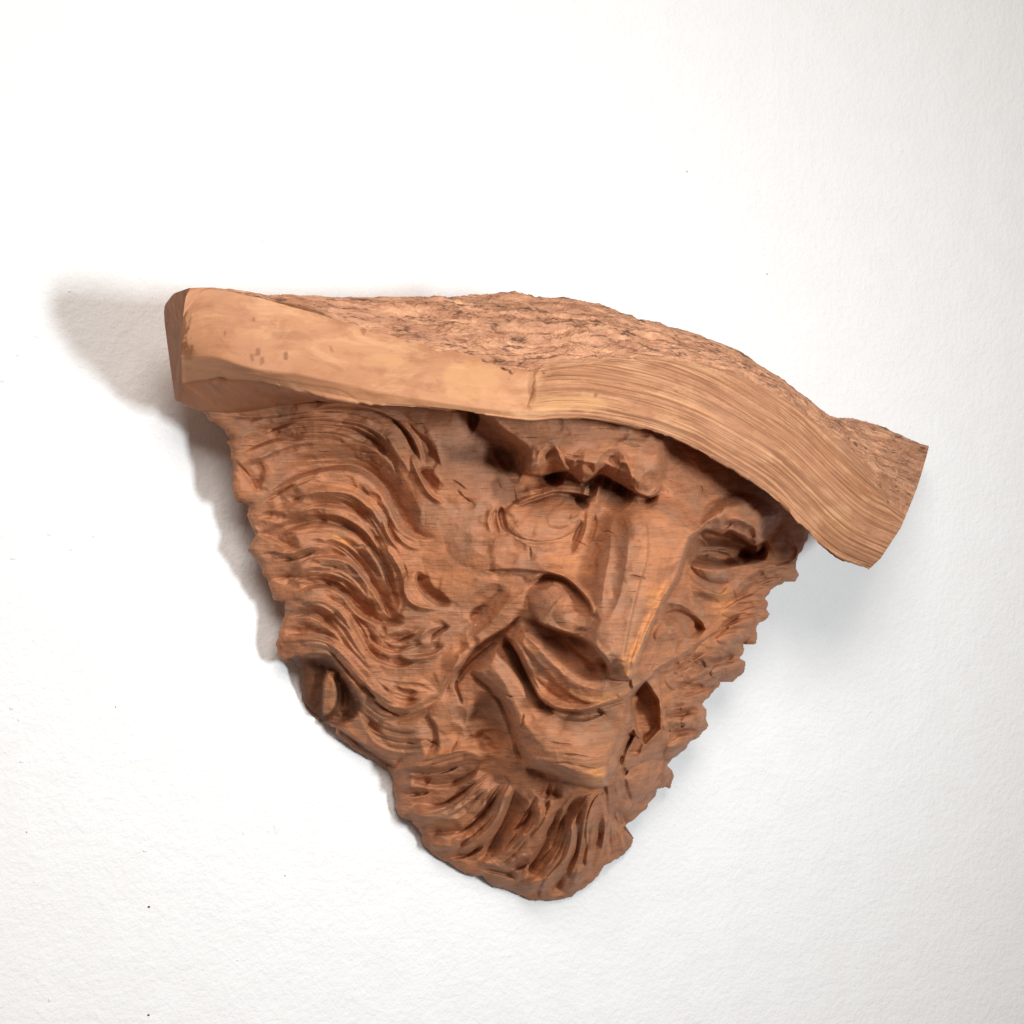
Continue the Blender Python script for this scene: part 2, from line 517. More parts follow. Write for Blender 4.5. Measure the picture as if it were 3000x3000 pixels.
def dome(cx, cy, rx, ry, rot, amp, p=1.0):
    r = math.radians(rot)
    w = window([(cx - max(rx, ry), cy - max(rx, ry)), (cx + max(rx, ry), cy + max(rx, ry))], 6)
    x = UU[w] - cx; y = VV[w] - cy
    a = (x * math.cos(r) + y * math.sin(r)) / rx; b = (-x * math.sin(r) + y * math.cos(r)) / ry
    H[w] += amp * np.clip(1 - a * a - b * b, 0, 1) ** p


def smooth(poly, r, k=1.0, soft=30):
    w = window(poly, soft + 4 * r * ST)
    m = k * sstep((soft / 2 - poly_sd(poly, UU[w], VV[w])) / soft)
    H[w] = H[w] * (1 - m) + m * blur(H[w], r)


def paint(A, poly, val, soft=20, jag=0.0):
    w = window(poly, soft + jag + 6)
    sd = poly_sd(poly, UU[w], VV[w]) + jag * fbm(UU[w] / 30, VV[w] / 14, 3, 31)
    A[w] = np.maximum(A[w], val * sstep((soft / 2 - sd) / soft))


def paint_line(A, pts, wd, val):
    w, d, T, s = field(pts, wd + 4)
    j = 0.6 + 0.6 * fbm(UU[w] / 16, VV[w] / 16, 2, 44)
    A[w] = np.maximum(A[w], val * np.clip(1.3 - d / (wd * np.clip(j, .2, 2)), 0, 1) * env(T, .15, .15))


#SCULPT_BEGIN
H += 55 * np.exp(-((UU - 1760) / 330) ** 2 - ((VV - 1780) / 520) ** 2)
# ---------------- nose: a broad wedge standing proud of both cheeks
NOSE_EDGE = [(2075, 1535), (2022, 1592), (1990, 1686), (1957, 1742), (1920, 1811), (1878, 1914), (1850, 1992)]
def nose_mass():
    poly = [(1790, 1430), (1940, 1400), (2150, 1520), (2100, 1700), (2000, 1900), (1900, 2060), (1830, 2060), (1700, 1960), (1672, 1840), (1690, 1700), (1735, 1570)]
    sd = poly_sd(poly, UU, VV)
    m = sstep(-sd / 115)
    w, d, T, sg = field(NOSE_EDGE, 400)
    cut = np.zeros_like(H)
    cut[w] = np.where((sg > 0), sstep(d / 7), 0)
    bot = sstep((1996 - VV) / 10)
    H[:] += 105 * m * cut * bot
nose_mass()
cliff([(2065, 1545), (2022, 1592), (1990, 1686), (1957, 1742), (1920, 1811), (1878, 1914), (1850, 1990)][::-1], 150, 110, 70, .1, .1, 3)
# front plane of nose, slightly hollow flutes along its length
gouge([(1838, 1480), (1836, 1600), (1815, 1720), (1790, 1840), (1768, 1950)], 40, 12, .2, .2)
cliff([(1930, 1680), (1905, 1740), (1880, 1820), (1850, 1890), (1825, 1975)][::-1], 16, 26, 22, .1, .1)
cliff([(1780, 1985), (1815, 1992), (1850, 1988)], 70, 40, 22, .15, .05)
# nostril wing: ball in a hollow
dome(1645, 1772, 105, 88, 38, 46, 0.8)
cliff([(1548, 1718), (1575, 1694), (1606, 1682), (1655, 1694), (1701, 1735), (1730, 1779), (1728, 1812)], 66, 34, 40, .15, .1)
gouge([(1556, 1722), (1590, 1700), (1640, 1706), (1690, 1748), (1716, 1795)], 17, 16, .1, .2)
cliff([(1560, 1800), (1582, 1825), (1617, 1842), (1675, 1862), (1728, 1885), (1770, 1930), (1790, 1975)], 95, 50, 36, .15, .1)
dome(1668, 1810, 52, 36, 25, 14)
# ---------------- mouth and moustache roll
ridge([(1505, 1835), (1545, 1865), (1589, 1912), (1638, 1962), (1700, 2006), (1771, 2020), (1830, 2002), (1880, 1968)], 66, 50, .12, .1, .75)
gouge([(1525, 1815), (1575, 1852), (1630, 1885), (1672, 1928), (1715, 1962), (1770, 1990)], 30, 42, .15, .2)
cliff([(1473, 1852), (1514, 1912), (1535, 1962), (1560, 2012), (1584, 2049), (1630, 2075), (1700, 2083), (1763, 2067), (1825, 2045), (1870, 2010), (1905, 1985)], 115, 60, 46, .08, .1)
gouge([(1478, 1866), (1510, 1925), (1540, 1985), (1568, 2040), (1600, 2072), (1650, 2092)], 22, 30, .1, .25)
cliff([(1500, 1850), (1560, 1925), (1615, 1985), (1640, 2012), (1690, 2048), (1740, 2060), (1800, 2040)], 16, 26, 30)
# lower lip and chin: a tongue-like block
lift([(1400, 1930), (1450, 1888), (1490, 1915), (1550, 1980), (1600, 2030), (1690, 2060), (1790, 2045), (1850, 2020), (1862, 2110), (1850, 2150), (1830, 2200), (1812, 2260), (1782, 2302), (1742, 2305), (1690, 2292), (1640, 2273), (1597, 2259), (1539, 2247), (1514, 2213), (1498, 2159), (1477, 2097), (1458, 2056), (1420, 2020), (1372, 1972)], 56, 34)
cliff([(1782, 2301), (1742, 2304), (1713, 2299), (1659, 2279), (1597, 2258), (1539, 2246)][::-1], 90, 60, 60, .1, .05)
cliff([(1539, 2246), (1514, 2213), (1498, 2159), (1477, 2097), (1458, 2056), (1431, 2027), (1400, 2002), (1369, 1969)], 34, 60, 90, .1, .1, 6)
gouge([(1610, 2085), (1660, 2130), (1720, 2150), (1790, 2120), (1815, 2080)], 60, 34, .2, .2, .8)
dome(1650, 2190, 120, 90, 30, 16)
ridge([(1420, 1930), (1470, 1990), (1510, 2060), (1545, 2130), (1600, 2200)], 50, 16)
dome(1598, 2066, 10, 9, 0, 14)
gouge([(1384, 2030), (1420, 2080), (1450, 2150), (1480, 2220)], 62, 34, .3, .3)
smooth([(1600, 2100), (1680, 2112), (1790, 2090), (1835, 2080), (1830, 2200), (1760, 2260), (1620, 2215), (1570, 2140), (1590, 2105)], 7, .9, 20)
gouge([(1615, 2080), (1650, 2094), (1705, 2100), (1755, 2090), (1795, 2072)], 15, 28, .25, .5)
# right of chin: two chisel hollows
cliff([(1838, 2030), (1855, 2085), (1860, 2143), (1835, 2200), (1815, 2255)], 70, 40, 60, .1, .15)
flat([(1845, 2045), (1890, 1998), (1927, 2052), (1931, 2135), (1890, 2178), (1865, 2143)], [(1850, 2060, 330), (1925, 2060, 345), (1890, 2170, 292)], .85, 10)
gouge([(1868, 2150), (1850, 2190), (1845, 2225)], 30, 60, .15, .3)
gouge([(1818, 2252), (1838, 2270)], 12, 30)
# ---------------- smile fold and cheek
cliff([(1436, 1678), (1490, 1670), (1523, 1671), (1597, 1676), (1645, 1684)], 26, 60, 30, .1, .3)
cliff([(1290, 2056), (1303, 2014), (1324, 1973), (1357, 1944), (1390, 1898), (1456, 1855), (1493, 1830), (1530, 1800)], 44, 46, 40, .15, .12)
ridge([(1300, 2010), (1340, 1935), (1390, 1870), (1440, 1820), (1500, 1765), (1560, 1712)], 44, 22, .2, .2)
gouge([(1365, 1825), (1390, 1790), (1440, 1752), (1500, 1730)], 40, 20)
gouge([(1460, 1882), (1415, 1915), (1382, 1944), (1353, 1977), (1338, 2005)], 9, 16, .1, .1)
gouge([(1338, 1990), (1336, 2015), (1344, 2035), (1355, 2068)], 5, 16, .1, .2)
dome(1470, 1600, 170, 90, 8, 18)
# ---------------- left brow: ragged overhang
lift([(1490, 1310), (1420, 1250), (1400, 1180), (1700, 1150), (1985, 1190), (1968, 1320), (1945, 1415), (1924, 1444), (1895, 1456), (1846, 1435), (1804, 1411), (1763, 1392), (1738, 1398), (1705, 1411), (1668, 1384), (1639, 1382), (1585, 1394), (1531, 1386), (1525, 1340)], 92, 40)
cliff([(1524, 1384), (1585, 1394), (1639, 1382), (1668, 1382), (1705, 1412), (1738, 1398), (1763, 1390), (1804, 1411), (1846, 1435), (1895, 1457), (1924, 1446), (1943, 1419)], 120, 44, 50, .06, .06, 2.5)
gouge([(1618, 1296), (1612, 1345), (1620, 1392)], 36, 46, .5, 0)
cliff([(1700, 1410), (1658, 1362), (1626, 1298)], 30, 34, 20, 0, .3, 2)
ridge([(1605, 1305), (1580, 1350), (1562, 1388)], 20, 14, .3, 0)
gouge([(1810, 1312), (1785, 1352), (1768, 1396)], 32, 44, .5, 0)
gouge([(1795, 1350), (1815, 1385), (1822, 1425)], 30, 34, .4, 0)
flat([(1668, 1384), (1705, 1414), (1745, 1396), (1735, 1362), (1690, 1352)], [(1690, 1352, 560), (1740, 1360, 562), (1705, 1412, 520)], .6, 14)
ridge([(1812, 1318), (1845, 1360), (1862, 1405)], 16, 14, .3, 0)
gouge([(1922, 1370), (1905, 1415), (1898, 1458)], 30, 44, .5, 0)
cliff([(1848, 1432), (1852, 1390), (1835, 1340)], 20, 26, 20, 0, .3, 2)
ridge([(1715, 1310), (1705, 1405)], 40, 24, .4, 0)
ridge([(1862, 1330), (1852, 1430)], 30, 22, .4, 0)
ridge([(1560, 1320), (1550, 1388)], 30, 18, .4, 0)
dome(1800, 1376, 18, 14, 0, 10)
# dark gash at the outer brow and slot under the hat
gouge([(1452, 1300), (1480, 1345), (1512, 1395), (1535, 1410)], 22, 26, .2, .2)
gouge([(1388, 1190), (1386, 1235), (1378, 1275)], 18, 46, 0, .5)
gouge([(1400, 1320), (1460, 1330), (1520, 1350)], 50, 10, .3, .2)
dome(1310, 1245, 70, 60, 0, 12)
# ---------------- left eye
gouge([(1490, 1470), (1560, 1450), (1640, 1440), (1740, 1455)], 75, 30, .25, .2)
gouge([(1535, 1420), (1620, 1410), (1700, 1420), (1755, 1440)], 36, 34, .2, .1)
ridge([(1510, 1450), (1560, 1436), (1620, 1424), (1680, 1424), (1735, 1438)], 34, 34, .2, .1)
cliff([(1505, 1480), (1523, 1477), (1564, 1460), (1618, 1444), (1668, 1444), (1735, 1456)], 74, 34, 36, .1, .1, 2)
dome(1592, 1516, 118, 70, -4, 40, .6)
cliff([(1684, 1500), (1672, 1535), (1647, 1568), (1597, 1577), (1548, 1572), (1510, 1547), (1481, 1498)], 8, 24, 26, .3, .3, 3)
ridge([(1490, 1560), (1540, 1592), (1600, 1600), (1660, 1588)], 30, 14)
gouge([(1466, 1480), (1470, 1525), (1486, 1560)], 12, 22)
ridge([(1446, 1480), (1430, 1525), (1440, 1565)], 15, 16)
gouge([(1452, 1484), (1450, 1530), (1462, 1568)], 8, 14)
ridge([(1722, 1492), (1718, 1547), (1698, 1597), (1672, 1634)], 22, 20, .2, .3)
gouge([(1700, 1510), (1695, 1550), (1675, 1600)], 10, 14)
gouge([(1742, 1500), (1738, 1550), (1716, 1605)], 10, 14)
gouge([(1662, 1500), (1668, 1512), (1672, 1520)], 6, 16)
gouge([(1680, 1462), (1705, 1470), (1720, 1490)], 14, 26)
gouge([(1500, 1495), (1560, 1485), (1640, 1478), (1690, 1470)], 10, 8)
gouge([(1755, 1425), (1800, 1445), (1850, 1475)], 48, 50, .15, .2)
smooth([(1510, 1480), (1680, 1470), (1670, 1530), (1600, 1562), (1530, 1545)], 7, .9, 24)
smooth([(1750, 1520), (1860, 1480), (1960, 1540), (1960, 1680), (1860, 1900), (1800, 1940), (1750, 1850), (1760, 1650)], 10, .8, 40)
cliff([(1880, 1478), (1898, 1560), (1896, 1640), (1872, 1720), (1846, 1830), (1822, 1960)][::-1], 18, 26, 34, .15, .1, 3)
cliff([(1890, 1800), (1870, 1870), (1846, 1950)], 12, 20, 22, .1, .1, 3)
gouge([(1812, 1490), (1815, 1600), (1795, 1720), (1772, 1830)], 26, 14, .2, .3)
# ---------------- right brow, eye and cheek
lift([(2040, 1560), (2069, 1550), (2111, 1563), (2139, 1553), (2176, 1577), (2209, 1597), (2246, 1577), (2290, 1500), (2180, 1440), (2070, 1470)], 100, 50)
cliff([(2036, 1575), (2046, 1562), (2069, 1553), (2111, 1565), (2139, 1555), (2176, 1579), (2209, 1598), (2250, 1578)], 140, 40, 50, .08, .1, 2.5)
lift([(2008, 1625), (2045, 1574), (2110, 1574), (2175, 1592), (2210, 1605), (2245, 1590), (2245, 1640), (2170, 1660), (2110, 1672), (2050, 1668), (2015, 1655)], -150, 34)
gouge([(2020, 1622), (2070, 1588), (2140, 1596), (2220, 1628)], 40, 80, .15, .15)
ridge([(2095, 1612), (2145, 1616), (2205, 1638)], 16, 30)
gouge([(2030, 1630), (2090, 1628), (2160, 1648)], 17, 50)
dome(2085, 1668, 66, 36, 22, 52, .7)
ridge([(2010, 1700), (2060, 1728), (2115, 1742), (2160, 1720)], 26, 26)
gouge([(2020, 1735), (2070, 1765), (2120, 1775)], 20, 22)
cliff([(1998, 1655), (2015, 1680), (2060, 1720), (2110, 1738), (2140, 1700)][::-1], 26, 24, 24)
ridge([(2110, 1540), (2150, 1520), (2205, 1540), (2246, 1565)], 18, 20)
gouge([(2120, 1528), (2135, 1548)], 18, 22)
gouge([(2190, 1545), (2210, 1580)], 16, 20)
cliff([(2280, 1560), (2330, 1600), (2320, 1640), (2250, 1660)], 24, 30, 30)
ridge([(2140, 1745), (2190, 1690), (2250, 1660), (2310, 1650)], 26, 22)
gouge([(2160, 1760), (2210, 1720), (2270, 1690)], 16, 18)
gouge([(1935, 1800), (1985, 1805), (2030, 1840), (2052, 1868)], 34, 46, .15, .2)
cliff([(1940, 1800), (1985, 1788), (2035, 1810), (2070, 1850)], 40, 40, 34, .15, .1)
ridge([(1995, 1790), (2020, 1750), (2060, 1740)], 36, 14)
ridge([(1905, 1972), (1985, 1922), (2050, 1868), (2111, 1836), (2176, 1812), (2245, 1803)], 26, 28, .1, .2)
cliff([(1985, 1925), (2050, 1872), (2111, 1838), (2176, 1814)][::-1], 26, 30, 30)
cliff([(1849, 2025), (1907, 1984), (1931, 1959), (1985, 1926)], 50, 40, 50, .1, .1)
ridge([(1915, 1880), (1960, 1840), (1975, 1890)], 30, 14)
cliff([(1965, 1840), (1985, 1880), (1975, 1920)][::-1], 22, 20, 30)
# locks of the right-hand beard
for (x, y, rx, ry, rot, am) in ((2285, 1682, 75, 26, -18, 26), (2190, 1775, 80, 30, -16, 30), (2165, 1848, 72, 34, -22, 34), (2205, 1812, 60, 22, -15, 20),
                                (2105, 1900, 80, 40, -28, 40), (2140, 1958, 62, 30, -18, 34), (2005, 1975, 62, 46, -30, 32), (2060, 1990, 60, 24, -25, 22),
                                (1995, 2055, 85, 36, -14, 36), (2040, 2105, 50, 30, -30, 30), (1985, 2120, 46, 24, -10, 22), (1985, 2190, 52, 26, -42, 30)):
    dome(x, y, rx, ry, rot, am, .6)
gouge([(2052, 1928), (2100, 1940), (2170, 1925)], 14, 26)
gouge([(2020, 1945), (2045, 1950), (2062, 1930)], 18, 40)
cliff([(1925, 1960), (1935, 2040), (1950, 2110), (1960, 2180)][::-1], 40, 40, 30, .1, .2)
gouge([(1960, 2000), (2010, 2010), (2070, 2010)], 12, 24)
gouge([(1955, 2085), (2000, 2088), (2060, 2075)], 12, 26)
gouge([(1960, 2150), (2000, 2145), (2050, 2140)], 12, 24)
gouge([(2090, 1870), (2150, 1815), (2220, 1800)], 12, 22)
gouge([(2130, 1890), (2170, 1880), (2200, 1868)], 9, 14)
gouge([(1965, 1965), (1985, 1985), (2005, 1972)], 10, 18)
gouge([(1960, 2045), (2000, 2050), (2040, 2040)], 7, 10)
gouge([(2150, 1770), (2200, 1772), (2250, 1760)], 8, 12)
gouge([(2230, 1690), (2280, 1672), (2320, 1668)], 8, 12)
# lobe at lower right
dome(1885, 2285, 90, 46, -25, 46, .8)
gouge([(1822, 2270), (1826, 2318), (1850, 2352)], 18, 26)
cliff([(1850, 2240), (1828, 2275), (1830, 2320), (1850, 2352)][::-1], 26, 30, 26)
gouge([(1870, 2300), (1910, 2290), (1950, 2265)], 14, 14)
gouge([(1860, 2370), (1900, 2340), (1925, 2315)], 20, 20)
# ---------------- hair on the left
ASYM = True; GAIN = 1.35
for c, w_, a_ in (([(800, 1235), (930, 1225), (1050, 1238), (1145, 1290), (1205, 1390)], 80, 30),
                  ([(780, 1490), (930, 1440), (1040, 1462), (1110, 1540), (1160, 1640), (1180, 1740)], 80, 34),
                  ([(800, 1625), (950, 1590), (1040, 1640), (1095, 1720), (1130, 1790)], 60, 26),
                  ([(830, 1690), (950, 1680), (1020, 1735), (1080, 1790)], 50, 22),
                  ([(830, 1800), (930, 1775), (1010, 1840), (1080, 1930), (1180, 1945)], 70, 34),
                  ([(860, 1890), (960, 1885), (1040, 1960), (1110, 2040), (1200, 2070)], 60, 30),
                  ([(1080, 2120), (1170, 2170), (1270, 2160)], 60, 24)):
    ridge(c, w_, a_, .2, .2, .8)
cliff([(905, 1204), (990, 1192), (1089, 1204), (1150, 1226), (1180, 1250), (1203, 1279), (1225, 1324), (1229, 1356)], 46, 70, 42, .2, .12)
gouge([(1130, 1212), (1180, 1236), (1214, 1272), (1238, 1320), (1250, 1370)], 17, 20, .2, .2)
cliff([(1190, 1230), (1225, 1268), (1262, 1305), (1296, 1374)], 16, 40, 40)
cliff([(1205, 1337), (1222, 1372), (1240, 1405), (1264, 1446), (1296, 1469), (1329, 1486)][::-1], 14, 30, 30)
ridge([(1203, 1330), (1218, 1375), (1240, 1420), (1268, 1455), (1315, 1478)], 15, 20, .15, .25)
gouge([(1222, 1370), (1240, 1395), (1262, 1422), (1284, 1440)], 14, 30, .2, .3)
ridge([(1238, 1398), (1262, 1428), (1296, 1450)], 9, 10)
# top lock inner modelling
gouge([(640, 1215), (740, 1222), (850, 1212), (960, 1196)], 18, 14, .2, .6)
gouge([(720, 1262), (790, 1258), (850, 1238), (930, 1232)], 14, 10, .3, .5)
cliff([(730, 1365), (800, 1330), (870, 1305), (935, 1300)], 26, 30, 36, .1, .2)
gouge([(700, 1330), (760, 1300), (830, 1282), (925, 1305)], 20, 18, .25, .5)
gouge([(930, 1250), (1020, 1262), (1090, 1290), (1150, 1335)], 34, 18)
gouge([(950, 1228), (1040, 1232), (1110, 1262), (1150, 1310)], 12, 13)
ridge([(870, 1215), (960, 1215), (1060, 1235), (1130, 1280), (1180, 1350), (1215, 1420)], 34, 18)
gouge([(1000, 1285), (1080, 1300), (1140, 1345), (1165, 1400)], 10, 10)
# second lock
cliff([(886, 1350), (973, 1345), (1055, 1349), (1118, 1390)][::-1], 8, 40, 20)
gouge([(760, 1460), (810, 1425), (875, 1390), (931, 1372), (990, 1362), (1045, 1366), (1100, 1398), (1140, 1446), (1165, 1505), (1196, 1548), (1245, 1572)], 27, 34, .25, .12, .8)
cliff([(931, 1380), (973, 1374), (1035, 1380), (1084, 1405), (1118, 1446), (1142, 1488), (1167, 1540), (1200, 1566), (1240, 1578), (1275, 1575)][::-1], 30, 28, 50, .1, .15)
gouge([(760, 1480), (815, 1448), (880, 1416), (935, 1396)], 8, 12)
gouge([(700, 1360), (735, 1400), (755, 1440)], 26, 20)
cliff([(690, 1345), (722, 1385), (750, 1430), (760, 1440)], 18, 30, 30)
ridge([(880, 1450), (973, 1440), (1035, 1455), (1089, 1498), (1130, 1560)], 26, 24)
gouge([(800, 1490), (860, 1470), (900, 1450)], 26, 20)
gouge([(860, 1500), (930, 1478), (1000, 1482), (1060, 1512), (1110, 1570)], 18, 20)
ridge([(870, 1515), (923, 1506), (993, 1511), (1055, 1544), (1097, 1589), (1130, 1631), (1151, 1676), (1171, 1771)], 20, 20)
gouge([(770, 1580), (850, 1545), (930, 1530), (1010, 1545), (1065, 1580), (1110, 1640), (1135, 1700), (1160, 1770)], 18, 22, .2, .2)
cliff([(1122, 1506), (1134, 1556), (1155, 1593), (1180, 1614), (1225, 1616)][::-1], 14, 20, 20)
ridge([(1122, 1500), (1132, 1552), (1152, 1590), (1185, 1616)], 12, 16)
ridge([(1142, 1520), (1160, 1562), (1192, 1595), (1240, 1612)], 12, 14)
gouge([(1130, 1520), (1148, 1568), (1172, 1602)], 8, 14)
cliff([(1118, 1470), (1145, 1530), (1180, 1570), (1230, 1590)], 8, 30, 30)
# third lock, left eddy
gouge([(740, 1560), (800, 1575), (850, 1600), (890, 1608)], 18, 18)
ridge([(790, 1612), (840, 1622), (880, 1612), (930, 1590)], 20, 16)
gouge([(800, 1640), (850, 1640), (900, 1625), (940, 1610)], 12, 16)
cliff([(1180, 1640), (1195, 1690), (1190, 1740), (1180, 1790)], 18, 30, 26)
ridge([(1105, 1580), (1150, 1630), (1180, 1690), (1185, 1760)], 16, 14)
# spike lock
ridge([(1214, 1660), (1190, 1692), (1184, 1726), (1196, 1756), (1225, 1776), (1290, 1786)], 15, 26, .15, .3)
gouge([(1222, 1672), (1226, 1712), (1246, 1742), (1279, 1765), (1325, 1778)], 15, 32, .15, .25)
cliff([(1222, 1668), (1232, 1712), (1255, 1742), (1290, 1764), (1330, 1776)][::-1], 10, 20, 30)
# fourth and fifth locks
gouge([(930, 1627), (993, 1627), (1039, 1647), (1076, 1693), (1109, 1738), (1134, 1788), (1150, 1815)], 22, 34, .15, .15, .8)
cliff([(850, 1665), (900, 1640), (940, 1630), (993, 1635), (1035, 1655), (1072, 1700), (1105, 1748), (1128, 1795)][::-1], 26, 26, 50, .1, .2)
gouge([(900, 1690), (980, 1668), (1040, 1700), (1085, 1760)], 12, 12)
gouge([(780, 1700), (850, 1690), (900, 1700), (930, 1710)], 14, 14)
gouge([(860, 1735), (919, 1712), (973, 1718), (1014, 1742), (1042, 1780), (1078, 1806), (1120, 1822), (1188, 1830)], 20, 30, .2, .12, .8)
cliff([(870, 1745), (925, 1720), (973, 1725), (1010, 1748), (1036, 1784), (1072, 1812), (1120, 1830)][::-1], 22, 24, 44)
ridge([(850, 1780), (920, 1760), (980, 1775), (1020, 1830), (1050, 1890), (1095, 1940)], 30, 22)
gouge([(840, 1810), (900, 1800), (950, 1820), (985, 1860)], 16, 22)
gouge([(830, 1860), (880, 1855), (940, 1865), (990, 1890)], 14, 18)
ridge([(830, 1880), (900, 1872), (950, 1878), (1000, 1910), (1050, 1970), (1090, 2020)], 26, 22)
gouge([(1022, 1796), (1047, 1846), (1068, 1883), (1089, 1916), (1125, 1941), (1180, 1950), (1230, 1936)], 14, 24, .12, .25)
gouge([(1035, 1800), (1076, 1846), (1092, 1879), (1130, 1904), (1165, 1908), (1212, 1885)], 10, 18)
gouge([(1192, 1918), (1263, 1912), (1304, 1887)], 14, 18)
gouge([(1255, 1884), (1279, 1856), (1322, 1833)], 14, 20)
ridge([(1150, 1925), (1220, 1930), (1280, 1915), (1310, 1890)], 14, 14)
ridge([(1215, 1880), (1250, 1850), (1300, 1830)], 16, 14)
gouge([(1130, 1860), (1170, 1880), (1220, 1860)], 14, 10)
ASYM = False
# sixth lock: the eye-shaped swirl
lift([(1075, 1985), (1097, 1990), (1180, 1995), (1260, 2010), (1290, 2036), (1240, 2078), (1192, 2096), (1159, 2090), (1126, 2069), (1093, 2032)], 14, 26)
gouge([(1097, 1986), (1116, 2015), (1147, 2038), (1188, 2052), (1235, 2050)], 14, 20)
ridge([(1105, 1982), (1160, 1995), (1230, 2000), (1285, 2030)], 14, 14)
gouge([(1140, 2005), (1175, 2030), (1230, 2030)], 14, 18)
cliff([(1062, 1994), (1093, 2032), (1126, 2069), (1159, 2090), (1192, 2098), (1238, 2081), (1279, 2056)], 40, 40, 30, .1, .15, 2)
# seventh lock with fine fluting
gouge([(1040, 2069), (1072, 2102), (1097, 2127), (1135, 2147), (1176, 2156), (1238, 2147)], 14, 18)
gouge([(1050, 2095), (1085, 2135), (1130, 2165), (1190, 2175), (1262, 2165)], 12, 15)
gouge([(1068, 2130), (1110, 2170), (1170, 2192), (1262, 2190)], 11, 13)
cliff([(1250, 2092), (1276, 2131), (1281, 2185), (1268, 2214)], 26, 40, 34, .15, .15)
cliff([(990, 2131), (1030, 2158), (1073, 2189), (1120, 2220), (1168, 2251)], 34, 30, 30, .1, .1, 2)
# knot hollow with a tongue of wood left standing in it
KNOT = [(840, 1925), (899, 1918), (957, 1922), (990, 1951), (1011, 1984), (1040, 2030), (1052, 2080), (1030, 2118), (998, 2125), (965, 2118), (940, 2140), (880, 2100), (850, 2040), (845, 1980)]
lift(KNOT, -34, 24)
cliff([(870, 1942), (899, 1918), (957, 1920), (990, 1949), (1013, 1982), (1052, 2040), (1062, 2095)], 34, 40, 24, .1, .15, 2)
lift([(957, 1957), (986, 1966), (986, 1990), (992, 2032), (986, 2073), (961, 2100), (944, 2094), (940, 2040), (944, 1998)], 34, 10)
gouge([(1000, 1985), (1012, 2030), (1010, 2085)], 12, 12)
# ---------------- beard
ASYM = True; GAIN = 1.6
for c, w_, a_ in (([(1150, 2290), (1260, 2250), (1370, 2215), (1440, 2230)], 56, 26),
                  ([(1190, 2390), (1300, 2380), (1390, 2320), (1450, 2270)], 56, 28),
                  ([(1260, 2490), (1370, 2440), (1440, 2370), (1490, 2290)], 52, 30),
                  ([(1400, 2560), (1490, 2490), (1550, 2410), (1590, 2330)], 50, 26),
                  ([(1530, 2610), (1610, 2530), (1650, 2450), (1660, 2370)], 46, 28),
                  ([(1640, 2620), (1690, 2520), (1705, 2420), (1740, 2340)], 44, 26),
                  ([(1740, 2560), (1765, 2470), (1775, 2380)], 44, 24)):
    ridge(c, w_, a_, .2, .2, .8)
ridge([(1130, 2262), (1180, 2250), (1248, 2233), (1321, 2207), (1373, 2202), (1430, 2225)], 30, 26, .1, .25)
gouge([(1190, 2276), (1259, 2298), (1321, 2296), (1373, 2276), (1412, 2228)], 22, 18, .25, .25, .8)
gouge([(1180, 2262), (1250, 2268), (1320, 2255), (1360, 2232)], 10, 14)
dome(1210, 2308, 52, 22, 12, 20)
gouge([(1190, 2330), (1240, 2326), (1265, 2318)], 9, 20)
gouge([(1200, 2350), (1280, 2360), (1350, 2330), (1400, 2280)], 34, 26)
ridge([(1165, 2370), (1240, 2392), (1320, 2370), (1380, 2320), (1430, 2280)], 26, 14)
cliff([(1200, 2412), (1259, 2416), (1331, 2407), (1373, 2381), (1414, 2340), (1461, 2298)], 24, 36, 30, .1, .1, 2)
ridge([(1497, 2293), (1466, 2340), (1453, 2385), (1424, 2425), (1383, 2459), (1330, 2492)], 24, 34, .15, .2, 1.0)
cliff([(1497, 2290), (1470, 2340), (1457, 2384), (1427, 2427), (1385, 2462), (1330, 2500)], 30, 26, 40, .1, .15, 2)
gouge([(1510, 2310), (1490, 2370), (1465, 2430), (1430, 2490), (1400, 2520)], 30, 36, .2, .2, .8)
gouge([(1470, 2310), (1435, 2360), (1390, 2410), (1320, 2450)], 12, 18)
gouge([(1240, 2440), (1310, 2440), (1370, 2430)], 16, 14)
ridge([(1240, 2470), (1310, 2480), (1370, 2455)], 24, 16)
gouge([(1300, 2515), (1370, 2505), (1430, 2470)], 14, 22)
ridge([(1590, 2350), (1578, 2400), (1550, 2436), (1505, 2468)], 22, 32, .2, .25, 1.0)
cliff([(1612, 2340), (1600, 2385), (1585, 2418), (1550, 2460)], 26, 24, 34, .15, .15, 2)
gouge([(1560, 2320), (1600, 2325), (1650, 2335)], 30, 20)
gouge([(1560, 2350), (1545, 2400), (1500, 2440)], 14, 22)
gouge([(1640, 2360), (1615, 2420), (1590, 2480), (1560, 2530), (1535, 2580)], 26, 40, .2, .2, .8)
ridge([(1652, 2400), (1668, 2443), (1652, 2505), (1611, 2552), (1585, 2583), (1518, 2602)], 24, 34, .15, .15, 1.0)
cliff([(1655, 2398), (1672, 2443), (1657, 2507), (1615, 2556), (1590, 2590), (1580, 2635)], 26, 26, 34, .1, .1, 2)
gouge([(1690, 2400), (1692, 2470), (1670, 2530), (1630, 2590), (1610, 2630)], 22, 34, .2, .15, .8)
ridge([(1482, 2530), (1520, 2515), (1555, 2502)], 14, 20)
gouge([(1490, 2545), (1530, 2540), (1560, 2515)], 14, 22)
gouge([(1400, 2545), (1470, 2560), (1520, 2580)], 14, 18)
ridge([(1400, 2530), (1460, 2540), (1500, 2560)], 16, 14)
ridge([(1761, 2312), (1730, 2352), (1712, 2412), (1706, 2480), (1690, 2560), (1670, 2610)], 26, 30, .15, .2, 1.0)
cliff([(1765, 2312), (1736, 2352), (1718, 2412), (1718, 2490), (1711, 2562)], 28, 26, 30, .1, .15, 2)
